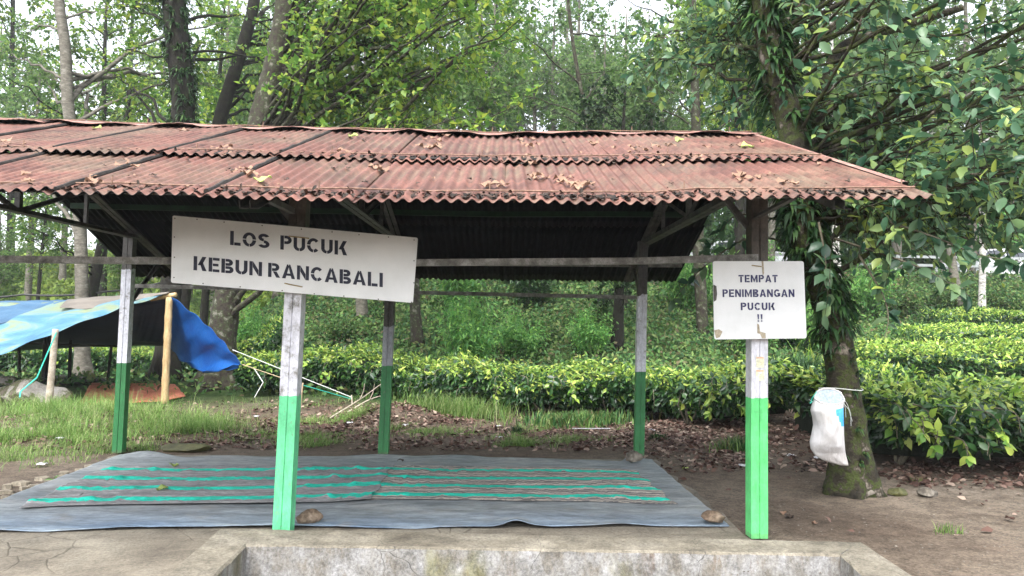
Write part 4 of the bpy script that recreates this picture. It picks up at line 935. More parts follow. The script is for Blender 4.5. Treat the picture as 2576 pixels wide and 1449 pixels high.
tcloth('side_panel', patch([[at(432, 744, YT), at(500, 800, 14.5), at(560, 857, 14.3), at(608, 914, 14.1)],
    [at(430, 800, 15.3), at(478, 845, 15.0), at(545, 892, 14.6), at(604, 918, 14.15)],
    [at(428, 850, 16.2), at(462, 898, 15.6), at(512, 932, 14.9), at(600, 922, 14.2)],
    [at(425, 866, 16.9), at(455, 906, 15.9), at(508, 937, 15.1), at(598, 926, 14.25)]], 70, 46, .02, .055, 5), M['tent_blue'])
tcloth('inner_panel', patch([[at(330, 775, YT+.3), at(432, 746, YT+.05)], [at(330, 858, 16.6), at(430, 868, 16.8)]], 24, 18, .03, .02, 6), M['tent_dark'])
def pole(name, a, b, r0, r1, mat, nodes=0, parent=None, sides=10):
    mb = MB(); n = 22; P, R = [], []
    for i in range(n+1):
        t_ = i/n; P.append(Vector(a).lerp(Vector(b), t_)); rr = r0+(r1-r0)*t_
        if nodes and (t_*nodes) % 1 < 1.0/n*nodes*.9 and 0 < i < n: rr *= 1.13
        R.append(rr*(1+RNG.normal(0, .015)))
    mb.tube(P, R, sides); return mb.build(name, mat, parent, smooth=True)
bb = on(414, 1016, tz(-6.6, YT)); bb = at(414, 1016, YT); bb.z = tz(bb.x, bb.y)-.03
pole('bamboo_post', bb, at(426, 748, YT), .072, .068, M['bamboo'], 5, tent, 12)
pole('ridge_pole', at(380, 752, YT+.06), at(443, 741, YT-.02), .045, .048, M['bamboo'], 2, tent)
sb = at(124, 975, 13.35); pole('stake', (sb.x, sb.y, tz(sb.x, sb.y)-.05), at(140, 828, 13.3), .062, .05, M['pole_peeled'], 0, tent)
for u0, v0, u1, v1, Y, r in ((50, 950, 48, 878, 17.4, .035), (113, 965, 117, 868, 16.6, .075), (174, 970, 178, 865, 17.0, .04), (270, 965, 283, 870, 17.5, .035)):
    a, b = at(u0, v0, Y), at(u1, v1-25, Y-.1); pole('prop', (a.x, a.y, tz(a.x, a.y)-.05), b, r, r*.85, M['pole_dark'], 0, tent)
pole('cross_pole', at(20, 862, 16.9), at(330, 872, 16.9), .025, .022, M['pole_dark'], 0, tent)
def rope(name, pts, r, mat, parent=None, sag=.0):
    P = []
    for a, b in zip(pts[:-1], pts[1:]):
        for i in range(10): t_ = i/10; q = Vector(a).lerp(Vector(b), t_); q.z -= sag*4*t_*(1-t_); P.append(q)
    P.append(Vector(pts[-1])); mb = MB(); mb.tube(P, r, 5); return mb.build(name, mat, parent)
peg = on(884, 1004, .12)
rope('rope', [at(585, 880, 14.2), (peg.x+.02, peg.y, peg.z+.03)], .008, M['rope_white'], tent)
rope('rope', [at(610, 917, 14.1), at(762, 969, 13.6)], .007, M['rope_tan'], tent)
rope('rope', [at(762, 969, 13.6), (peg.x, peg.y, peg.z)], .008, M['rope_green'], tent)
rope('rope', [at(142, 836, 13.22), at(93, 950, 13.1), at(52, 985, 12.9), at(50, 1000, 12.8)], .012, M['rope_green'], tent)
rope('rope', [at(640, 928, 14.0), at(662, 962, 13.9), at(640, 1000, 13.9)], .008, M['rope_white'], tent)
q = at(762, 966, 13.6); pole('peg', (q.x-.05, q.y, tz(q.x, q.y)-.05), (q.x, q.y, q.z+.02), .016, .013, M['rope_tan'], 0, tent)
pole('peg', (peg.x+.03, peg.y, tz(peg.x, peg.y)-.1), (peg.x, peg.y, peg.z+.08), .018, .014, M['pole_peeled'], 0, tent)
# mats inside the tent
def ground_sheet(name, px, mat, label, cat, z=.02, n=40):
    P = [on(u, v, 0.02) for u, v in px]; a, b, c, d = P
    def lo(G, s, t):
        G = G.copy(); G[..., 2] = terr(G[..., 0], G[..., 1])+z+.012*np.sin(s*17+t*5)*np.sin(t*9); G[..., 1] += .03*np.sin(s*11); return G
    o = cloth_obj(name, coons([a, b], [d, c], n, n//2, lo), mat, .008); tag(o, label, cat); return o
ground_sheet('ground_mat', ((230, 992), (440, 994), (468, 1005), (185, 1028)), M['redmat'], 'faded orange red mat lying on the ground under the blue tent', 'mat', .035)
ground_sheet('ground_mat', ((140, 968), (300, 972), (330, 986), (140, 996)), M['pole_dark'], 'dark rumpled sheet behind the orange red mat', 'ground sheet', .05)
# black cable
o = rope('cable', [at(-200, 752, 24), at(60, 741, 24), at(270, 733, 24), at(440, 700, 25)], .035, M['cable'], None, .08); tag(o, 'black cable sagging between the trees above the blue tent', 'cable')

# ------------------------------------------------------------------ trees
def spline(P, n):
    P = np.array([tuple(p) for p in P], float); d = np.concatenate([[0], np.cumsum(np.linalg.norm(np.diff(P, axis=0), axis=1))])
    Pe = np.concatenate([[2*P[0]-P[1]], P, [2*P[-1]-P[-2]]]); out = []
    for s in np.linspace(0, d[-1], n):
        i = min(np.searchsorted(d, s, side='right')-1, len(P)-2); i = max(i, 0); t = (s-d[i])/(d[i+1]-d[i]+1e-9)
        a, b, c, e = Pe[i:i+4]
        out.append(.5*((2*b)+(-a+c)*t+(2*a-5*b+4*c-e)*t*t+(-a+3*b-3*c+e)*t**3))
    return np.array(out)
def make_trunk(path, rads, flare=1.8, sides=14, rg=RNG, wob=.03, roots=5, n=40):
    P = spline(path, n); s = np.linspace(0, 1, n); Rr = np.interp(s, np.linspace(0, 1, len(rads)), rads)
    L = np.linalg.norm(P-P[0], axis=1); Rr = Rr*(1+(flare-1)*np.exp(-L/.35))
    mb = MB(); b0 = mb.n; mb.tube(P, Rr, sides, wob=0)
    V = mb.v[0].reshape(n, sides, 3); a = np.arange(sides)*2*pi/sides; ph = rg.uniform(0, 6)
    for i in range(n):
        k = np.exp(-L[i]/.30)*.30*(flare-1); m_ = 1+k*np.cos(a*roots+ph)+.05*np.sin(a*3+L[i]*1.3+ph)+rg.normal(0, wob, sides)
        V[i] = P[i]+(V[i]-P[i])*m_[:, None]
    mb.v[0] = V.reshape(-1, 3); return mb, P, Rr
def grow(mb, P, Rr, targets, rg, limb_r=.25, zmin=-9, drop=(.3, 1.4), ntw=12, tl=(.35, .8), nl=8, ll=.12, lw=.55, start=.35, droop=.25, arch=.12, reject=None, twig_mi=0, twr=.006, leafout=.25):
    C, D, N, L = [], [], [], []
    for T in targets:
        T = np.array(T, float); hd = np.linalg.norm((T-P)[:, :2], axis=1).min()
        hz = T[2]-rg.uniform(*drop)*(hd*.5+.3); i = int(np.argmin(np.abs(P[:, 2]-max(hz, P[int(len(P)*.12), 2], zmin)))); A = P[i]
        mid = (A+T)/2+np.array([0, 0, arch*hd])+rg.normal(0, .06*hd+.02, 3)
        n = 12; t = np.linspace(0, 1, n)[:, None]; Q = (1-t)**2*A+2*t*(1-t)*mid+t*t*T; Q[1:-1] += rg.normal(0, .012*hd+.004, (n-2, 3))
        r0 = min(Rr[i]*.5, limb_r*(.008+.013*np.linalg.norm(T-A)))+.004
        mb.tube(Q, np.linspace(r0, .006, n), 6, cap=False)
        for k in range(ntw):
            s = start+(1-start)*rg.random()**.8; j = min(int(s*(n-1)), n-2); f = s*(n-1)-j; B = Q[j]*(1-f)+Q[j+1]*f
            ax = unit(Q[j+1]-Q[j]); d = unit(ax*.7+rg.normal(0, .75, 3)+np.array([0, 0, .1])); ln = rg.uniform(*tl)*(1.15-.5*s)
            m = 5; u = np.linspace(0, 1, m)[:, None]; W_ = B+d*ln*u-np.array([0, 0, 1])*droop*ln*u**2+rg.normal(0, .01, (m, 3))*u
            mb.tube(W_, np.linspace(twr, twr*.4, m), 3, cap=False)
            q = leafout+(1-leafout)*rg.random(nl); q[0] = 1.0; jj = np.minimum((q*(m-1)).astype(int), m-2); ff = (q*(m-1)-jj)[:, None]
            pos = W_[jj]*(1-ff)+W_[jj+1]*ff
            side = rg.normal(0, 1, (nl, 3)); dirs = unit(d*.6+side*.75+np.array([0, 0, -.25]))
            C.append(pos); D.append(dirs); N.append(unit(np.array([0, 0, 1.0])+rg.normal(0, .45, (nl, 3)))); L.append(ll*rg.uniform(.45, 1.3, nl))
    C, D, N, L = map(np.concatenate, (C, D, N, L))
    if reject is not None:
        k = ~reject(C+D*L[:, None]*.6); C, D, N, L = C[k], D[k], N[k], L[k]
    return C, D, N, L, L*lw
def in_roof(C):
    z = np.where(C[:, 1] < YR, roofz(C[:, 0], C[:, 1]), roofz(C[:, 0], C[:, 1], True))
    return (C[:, 0] < 2.75) & (C[:, 1] > 3.2) & (C[:, 1] < 10.5) & (C[:, 2] < z+.30)

def tree(name, label, path, rads, targets, bark, leaf, seed, group=None, T=T4, flare=1.8, sides=14, cat='tree', reject=None, nn=40, **kw):
    rg = np.random.default_rng(seed); t = empty(name, tuple(path[0])); tag(t, label, cat, group)
    mb, P, Rr = make_trunk(path, rads, flare, sides, rg, n=nn)
    if len(targets): C, D, N, L, Wd = grow(mb, P, Rr, targets, rg, reject=reject, **kw)
    mb.build('trunk', M[bark], t, smooth=True)
    if len(targets): leaf_obj('crown', C, D, N, L, Wd, T, M[leaf], t)
    return t, P, Rr
def blades(C, Hh, Wd, rg, lean=.5, updir=None):
    n = len(C); d = rg.normal(0, 1, (n, 3)); d[:, 2] = 0; d = unit(d); b = np.cross(d, [0, 0, 1.]); Hh = np.asarray(Hh)[:, None]
    ln = rg.uniform(.1, lean, n)[:, None]
    p0 = C-b*Wd/2; p1 = C+b*Wd/2; m = C+np.array([0, 0, 1.])*Hh*.55+d*Hh*ln*.35; m0 = m-b*Wd*.38; m1 = m+b*Wd*.38; tp = C+np.array([0, 0, 1.])*Hh*(1-.25*ln)+d*Hh*ln
    V = np.stack([p0, p1, m1, m0, tp], 1).reshape(-1, 3); o_ = (np.arange(n)*5)[:, None]
    TT = np.concatenate([o_+[0, 1, 2], o_+[0, 2, 3], o_+[3, 2, 4]]); return V, TT
def epiphytes(P, Rr, z0, z1, n, rg, ll, parent, name='epiphyte', mat='fern', droop=.6):
    # strap leaves hanging in tufts from the bark
    k = (P[:, 2] > z0) & (P[:, 2] < z1); idx = np.where(k)[0]; i = rg.choice(idx, n//9); an = rg.uniform(0, 2*pi, len(i))
    base = P[i]+np.stack([np.cos(an)*Rr[i], np.sin(an)*Rr[i], rg.normal(0, .06, len(i))], 1); out = np.stack([np.cos(an), np.sin(an), np.zeros(len(i))], 1)
    C = np.repeat(base, 9, 0); O_ = np.repeat(out, 9, 0); D = unit(O_*.8+rg.normal(0, .55, C.shape)+np.array([0, 0, -.25*droop]))
    L = ll*rg.uniform(.5, 1.3, len(C)); n_ = len(C); B = unit(np.cross(D, [0, 0, 1.])+rg.normal(0, .1, C.shape)); Wd = (.07*L+.004)[:, None]
    Lc = L[:, None]; m = C+D*Lc*.5; e = C+D*Lc*.85+np.array([0, 0, -1.])*Lc*.45*droop*1.3
    V = np.stack([C-B*Wd*.5, C+B*Wd*.5, m+B*Wd, m-B*Wd, e], 1).reshape(-1, 3); o_ = (np.arange(n_)*5)[:, None]
    TT = np.concatenate([o_+[0, 1, 2], o_+[0, 2, 3], o_+[3, 2, 4]])
    return np_obj(name, V, TT, M[mat], parent, tris=True)
def box_targets(rg, n, lo, hi, rej=None):
    out = []
    while len(out) < n:
        p = rg.uniform(lo, hi)
        if rej is None or not rej(p): out.append(p)
    return out

# the big tree on the right
rg = np.random.default_rng(50)
pb = on(2142, 1243, -.02)
path = [(at(2140, 1236, 6.85).x, 6.85, -.06)]+[tuple(at(u, v, Y)) for u, v, Y in ((2132, 1090, 6.82), (2112, 900, 6.8), (2086, 760, 6.8), (2045, 640, 6.8), (2012, 520, 6.85), (1995, 330, 6.9), (1962, 230, 6.95), (1935, 100, 7.0), (1920, -20, 7.0), (1900, -300, 7.0), (1890, -700, 7.0))]
rads = [.17, .145, .13, .15, .145, .13, .125, .12, .115, .11, .10, .06]
def rejR(p):
    # keep the crown to the right of and behind the roof
    if p[0] < 2.9 and p[1] < 8.2: return True
    if p[1] < 7.2 and p[0] < 2.9: return True
    s = p[0]/p[1]
    if s < .16: return True
    lim = 2.55+max(0, .55-s)*3.6
    if p[2] < lim: return True
    return False
tg = box_targets(rg, 78, (2.6, 4.9, 2.3), (6.6, 8.8, 5.6), rejR)+box_targets(rg, 26, (1.2, 7.6, 3.6), (3.6, 10.0, 6.3), lambda p: p[0]/p[1] < .15 or (p[0]/p[1] < .30 and p[2] < 1.4+p[1]*.36))+box_targets(rg, 12, (2.9, 5.6, 2.6), (5.2, 7.2, 3.3), lambda p: p[0]/p[1] < .5)
big, P, Rr = tree('broadleaf_tree', 'big leaning tree with large glossy leaves and ferns on its trunk, right of the roof', path, rads, tg, 'bark_big', 'big_leaf', 51, T=T16, flare=1.55, sides=26, nn=90,
    reject=lambda C: in_roof(C) | ((C[:, 1] < 5.6) & (C[:, 0] < 2.5)) | ((C[:, 1] < 7.3) & (np.abs(C[:, 0]/C[:, 1]-np.interp((C[:, 2]-CAM_H)/C[:, 1], [-.2, .05, .18, .30, .45], [.455, .45, .415, .39, .355])) < .036) & (np.sin(C[:, 2]*37+C[:, 0]*91) < .62)), ntw=14, tl=(.35, .8), nl=9, ll=.113, lw=.58, limb_r=.42, zmin=2.5, droop=.35, start=.25, arch=.10, leafout=.12, drop=(.2, 1.0))
epiphytes(P, Rr*1.0, 1.5, 5.4, 1500, rg, .20, big)
epiphytes(P, Rr, 1.5, 2.9, 1000, rg, .15, big, droop=.8)
epiphytes(P, Rr, .25, 1.5, 420, rg, .09, big)
# a secondary pair of stems
mb = MB(); mb.tube(spline([at(2035, 440, 7.0), at(2050, 330, 7.1), at(2082, 200, 7.2), at(2118, 120, 7.3), at(2240, 75, 7.4), at(2420, 20, 7.4)], 24), np.linspace(.085, .035, 24), 9)
mb.tube(spline([at(2000, 420, 7.2), at(1985, 200, 7.5), at(2003, 60, 7.6), at(2015, -100, 7.7)], 16), np.linspace(.075, .05, 16), 9)
mb.tube(spline([at(2050, 330, 7.1), at(2200, 300, 6.8), at(2400, 180, 6.4), at(2580, 60, 6.0)], 20), np.linspace(.045, .015, 20), 7)
mb.tube(spline([at(2048, 640, 6.8), at(2130, 560, 6.7), at(2210, 420, 6.5), at(2330, 300, 6.3), at(2440, 200, 6.2)], 20), np.linspace(.034, .010, 20), 7)
mb.tube(spline([at(2070, 700, 6.8), at(2180, 640, 6.4), at(2330, 500, 6.0), at(2590, 420, 5.6)], 20), np.linspace(.028, .008, 20), 7)
mb.build('limb', M['bark_big'], big, smooth=True)
# leafy sprays hanging against the trunk and right of the right sign
def spray(anchor, pts, nl, ll, seed, parent, mat='big_leaf', hang=.3):
    rg = np.random.default_rng(seed); Q = spline([anchor]+pts, 14); mb = MB(); mb.tube(Q, np.linspace(.012, .003, 14), 4, cap=False); mb.build('twig', M['twig'], parent)
    q = rg.uniform(.25, 1, nl); j = np.minimum((q*13).astype(int), 12); f = (q*13-j)[:, None]; C = Q[j]*(1-f)+Q[j+1]*f
    D = unit(rg.normal(0, 1, (nl, 3))+np.array([0, -.1, -hang*2])); N = unit(np.array([0, -.7, .8])+rg.normal(0, .4, (nl, 3)))
    return leaf_obj('leaf_spray', C, D, N, ll*rg.uniform(.6, 1.2, nl), ll*.62*rg.uniform(.7, 1.1, nl), T16, M[mat], parent)
spray(at(2060, 560, 6.6), [at(2075, 640, 6.4), at(2078, 700, 6.35), at(2085, 770, 6.3)], 16, .16, 1, big)
spray(at(2160, 640, 6.4), [at(2220, 740, 6.2), at(2235, 800, 6.1), at(2225, 850, 6.1)], 14, .12, 2, big)
spray(at(1990, 610, 6.9), [at(1880, 600, 7.2), at(1760, 680, 7.4), at(1690, 760, 7.6)], 22, .15, 3, big)
spray(at(1990, 560, 6.9), [at(1860, 540, 7.2), at(1800, 600, 7.4), at(1770, 640, 7.5)], 20, .14, 4, big)
spray(at(2100, 600, 6.5), [at(2220, 640, 6.2), at(2330, 680, 6.0), at(2440, 745, 5.9)], 40, .14, 5, big, hang=.5)
spray(at(2240, 560, 6.3), [at(2360, 600, 6.0), at(2460, 640, 5.9), at(2580, 660, 5.8)], 42, .14, 6, big, hang=.5)
# small sprout at the foot
def sprout(u, v, n, ll, label, Y=None, name='seedling', mat='shrub_leaf', hgt=.25):
    p = at(u, v, Y) if Y else on(u, v, 0); b = Vector((p.x, p.y, tz(p.x, p.y))); t = empty(name, tuple(b)); tag(t, label, 'plant'); rg = np.random.default_rng(int(u))
    mb = MB(); mb.tube([b, b+Vector((.01, 0, hgt*.5)), b+Vector((-.005, 0, hgt))], [.005, .004, .002], 5); mb.build('stem', M['twig'], t)
    an = rg.uniform(0, 2*pi, n); C = np.array(b)+np.stack([0*an, 0*an, rg.uniform(.25, 1, n)*hgt], 1); D = np.stack([np.cos(an), np.sin(an), rg.uniform(-.2, .5, n)], 1)
    leaf_obj('foliage', C, D, np.array([0, 0, 1])+rg.normal(0, .2, (n, 3)), ll*rg.uniform(.7, 1.2, n), ll*.45, T16, M[mat], t)
sprout(2115, 1215, 9, .11, 'small green seedling at the foot of the big tree under the sack')
sprout(135, 1205, 5, .07, 'tiny seedling on the earth between grass and flagstones', hgt=.05)

# trees behind the shelter, left to right
def base(u, v, Y, dz=-.08):
    p = at(u, v, Y); return (p.x, p.y, tz(p.x, p.y)+dz)
def A_(lst): return [tuple(at(*q)) for q in lst]
rg = np.random.default_rng(60)
tgt = box_targets(rg, 26, (-14.5, 19.5, 6.2), (-8.5, 24, 11.5))
tree('slender_tree', 'slender pale grey tree seen through the gap left of the shelter', [base(208, 975, 18.6)]+A_([(205, 850, 18.6), (205, 640, 18.6), (190, 400, 18.6), (172, 270, 18.6), (165, 120, 18.6), (148, 0, 18.6), (135, -200, 18.6)]), [.17, .155, .15, .145, .14, .13, .12, .09], tgt, 'bark_pale', 'far_leaf', 61, nn=60, ntw=15, tl=(.5, 1.3), nl=12, ll=.125, lw=.65, limb_r=.8)
t, P, Rr = tree('mossy_tree', 'dark upright tree thick with moss and ferns, rising above the roof above the long sign', [base(412, 985, 17.8)]+A_([(420, 900, 17.8), (430, 740, 17.8), (462, 305, 17.8), (452, 150, 17.8), (436, 0, 17.8), (430, -250, 17.8)]), [.27, .24, .25, .26, .28, .27, .2], box_targets(rg, 26, (-11.5, 18.6, 7.4), (-6.0, 22, 11.8), lambda p: abs(p[0]/p[1]+.355) < .05), 'bark_dark', 'mid_leaf', 62, flare=1.9, nn=70, ntw=14, tl=(.5, 1.3), nl=11, ll=.13, lw=.65, limb_r=.8)
epiphytes(P, Rr, 5.0, 10, 2600, rg, .20, t)
tree('leaning_tree', 'thinner dark tree leaning right between two mossy trunks above the roof', [base(445, 960, 21)]+A_([(455, 820, 21), (480, 620, 21), (555, 300, 21), (590, 180, 21), (618, 90, 21), (640, 0, 21), (670, -200, 21)]), [.21, .2, .19, .2, .19, .17, .16, .12], box_targets(rg, 18, (-9.5, 22, 8.4), (-5.5, 26, 13)), 'bark_dark', 'far_leaf', 63, nn=50, ntw=14, tl=(.5, 1.3), nl=11, ll=.13, lw=.65, limb_r=.8)
tgt = box_targets(rg, 84, (-6.2, 12.3, 4.9), (.6, 17.5, 9.8), lambda p: p[0]/p[1] < -.262 or p[2] < 1.4+.265*p[1]-.0 or p[0] > .5+(p[2]-5)*.10)
t, P, Rr = tree('lichen_tree', 'stout lichen spotted tree with a mossy flared foot behind the blue tarpaulin', [base(548, 985, 16.6)]+A_([(556, 900, 16.6), (568, 780, 16.6), (578, 715, 16.6), (612, 520, 16.6), (658, 310, 16.6), (690, 180, 16.6), (706, 100, 16.6), (722, 0, 16.6), (740, -250, 16.6)]), [.33, .30, .29, .29, .28, .285, .27, .25, .24, .16], tgt, 'bark_lichen', 'mid_leaf', 64, flare=1.9, nn=70, sides=20, ntw=17, tl=(.5, 1.35), nl=13, ll=.15, lw=.6, limb_r=.7, droop=.35)
tree('forked_dark_trunk', 'dark narrow tree leaning beside the slender pale tree, left of the shelter', [base(222, 940, 24)]+A_([(225, 830, 24), (228, 750, 24), (240, 690, 24), (262, 600, 24), (300, 420, 24), (330, 200, 24)]), [.19, .18, .17, .16, .14, .1, .06], box_targets(rg, 18, (-16, 21, 4.2), (-11, 27, 9.5)), 'bark_dark', 'far_leaf', 65, nn=40, ntw=14, tl=(.6, 1.3), nl=11, ll=.14, lw=.65, limb_r=.8)
# pale trunks standing on the bank
for i, (lst, r, bark, lab, nt_) in enumerate((
    ([(912, 830, 22), (908, 740, 22), (900, 600, 22), (890, 300, 22), (880, 0, 22), (878, -200, 22)], .17, 'bark_pale', 'pale trunk on the bank just right of the left front post', 16),
    ([(1052, 880, 20), (1046, 800, 20), (1040, 700, 20), (1036, 560, 20), (1015, 300, 20), (1000, 0, 20), (990, -150, 20)], .15, 'bark_lichen', 'lichen spotted trunk on the bank at the right end of the long sign', 16),
    ([(1596, 838, 23), (1580, 780, 23), (1555, 720, 23), (1520, 600, 23), (1480, 330, 23), (1440, 100, 23), (1420, -100, 23)], .10, 'bark_lichen', 'pale trunk leaning left, seen beside the middle right rear post', 12),
    ([(1768, 900, 21), (1766, 800, 21), (1760, 700, 21), (1757, 620, 21), (1752, 400, 21), (1745, 100, 21), (1740, -150, 21)], .17, 'bark_lichen', 'lichen spotted trunk left of the squarish sign', 14),
    ([(2428, 812, 24.5), (2412, 740, 24.5), (2395, 660, 24.5), (2385, 500, 24.5), (2380, 200, 24.5)], .14, 'bark_pale', 'slightly leaning pale trunk at the tea terrace on the right', 8),
    ([(2470, 800, 24.8), (2471, 720, 24.8), (2472, 660, 24.8), (2470, 500, 24.8), (2465, 200, 24.8)], .11, 'bark_white', 'straight white barked trunk at the tea terrace on the right', 8),
    ([(2112, 820, 24), (2108, 700, 24), (2100, 540, 24), (2095, 300, 24), (2090, 0, 24)], .12, 'bark_white', 'white barked trunk seen just right of the big tree', 8),
    ([(1940, 790, 26), (1942, 600, 26), (1948, 400, 26), (1960, 100, 26)], .13, 'bark_pale', 'pale trunk behind the upper part of the right front post', 10))):
    Y = lst[0][2]; bx = base(*lst[0]); pth = A_(lst)
    zt = pth[-1][2]; xt = pth[-1][0]
    tg = box_targets(rg, nt_, (xt-2.6, Y-1.5, max(5.2, zt*.62)), (xt+2.6, Y+2.5, zt+1.5))
    tree('slender_tree', lab, pth, [r, r*.95, r*.85, r*.6, r*.4], tg, bark, 'far_leaf', 70+i, nn=36, flare=1.5, ntw=13, tl=(.5, 1.2), nl=11, ll=.14, lw=.62, limb_r=.7)

# forest trees behind: four kinds, copied
protos = []
for i, (h, cr, nt_, leaf, bark) in enumerate(((15, 3.0, 46, 'far_leaf', 'bark_pale'), (18, 3.2, 50, 'mid_leaf', 'bark_dark'), (13, 2.8, 44, 'far_leaf', 'bark_pale'), (9, 2.6, 46, 'dark_leaf', 'bark_dark'))):
    rg = np.random.default_rng(200+i); lean = rg.uniform(-.6, .6)
    z0 = h*.28 if i != 3 else 1.2
    def rej(p, h=h, cr=cr, z0=z0):
        q = (p[2]-(z0+h)/2)/((h-z0)/2); return (p[0]-lean*p[2]/h)**2+p[1]**2 > (cr*math.sqrt(max(0, 1-q*q*.85)))**2
    tg = box_targets(rg, nt_, (-cr, -cr, z0), (cr, cr, h), rej)
    t, _, _ = tree('forest_tree', ['tall pale stemmed tree in the woods behind the shelter', 'tall bright leaved tree in the woods behind the shelter', 'slight airy tree in the woods behind the shelter', 'x'][i], [(0, 0, -.3), (lean*.3, 0, h*.3), (lean*.7, .1, h*.65), (lean, 0, h)], [.2, .16, .11, .03], tg, bark, leaf, 210+i, 'woodland trees behind the shelter', nn=24, sides=9, flare=1.4, ntw=13, tl=(.6, 1.5), nl=11, ll=.21 if i != 3 else .17, lw=.68, limb_r=.6, twr=.008)
    protos.append(t)
def place(t, x, y, rz, s, first):
    o = t if first else copy_tree(t); o.location = (x, y, tz(x, y)-.1); o.rotation_euler.z = rz; o.scale = (s, s, s); return o
spots = []
rg = np.random.default_rng(77)
rows = [(27, 2.9, .9), (36, 3.6, 1.05), (48, 4.6, 1.2), (64, 6.2, 1.45)]
used = [False]*4
def open_gap(u, Y):      # clearings through which the sky shows
    return (1410 < u < 1480 and Y < 32) or (u < 430 and Y < 44 and rg.random() < .5) or (u < 430 and rg.random() < .12) or (560 < u < 700 and Y < 40)
for Y0, st, sc in rows:
    x = -.78*Y0
    while x < .80*Y0:
        xx_ = x+rg.uniform(-.4, .4)*st; Y = Y0+rg.uniform(-2.5, 3.5); u = 1288+(xx_/Y-YAW)*F_PX
        x += st
        if 29.3 < Y < 36.2: Y = 37 if Y > 33 else 28.8
        if open_gap(u, Y): continue
        k = rg.choice(3, p=[.4, .25, .35]); ot = place(protos[k], xx_, Y, rg.uniform(0, 6.28), sc*rg.uniform(.8, 1.15), not used[k]); used[k] = True
        ot['label'] = ('tall pale stemmed', 'bright leaved', 'airy')[k]+' woodland tree, '+{27: 'nearest row', 36: 'second row', 48: 'third row', 64: 'farthest row'}[Y0]+', '+zone(u)
for i, (x_, y_, s_) in enumerate(((-21, 31, .42), (-18.4, 27, .36), (-15.8, 32, .45), (-13.6, 26.5, .33), (-17, 35, .5), (-22.5, 36, .5), (-11.9, 30, .40), (-25, 33, .42))):
    ot = place(protos[(2, 0, 1)[i % 3]], x_, y_, i*1.3, s_, False); ot['label'] = ('young airy tree', 'young pale tree', 'young bright leaved tree')[i % 3]+' before the far tea field, '+('nearer' if y_ < 31 else 'farther')+', '+zone(upx(x_, y_)); ot['group'] = 'young trees at the left'
for u_, Y_, s_, k_ in ((1395, 47, 1.25, 2), (1455, 56, 1.5, 0), (1500, 44, 1.1, 2), (1425, 70, 1.7, 0), (1540, 60, 1.5, 2)):
    q_ = at(u_, 500, Y_); ot = place(protos[k_], q_.x, Y_, u_*.1, s_, False); ot['label'] = ('tall pale stemmed', '', 'airy')[k_]+' tree in the bright gap above the ridge, '+{1395: 'leftmost', 1455: 'centre', 1500: 'nearest', 1425: 'farthest', 1540: 'rightmost'}[u_]
p = at(1560, 330, 19); place(protos[3], p.x+.0, 19.5, .4, .78, True); tag(protos[3], 'dense dark green tree rising just behind the roof ridge', 'tree'); del protos[3]['group']

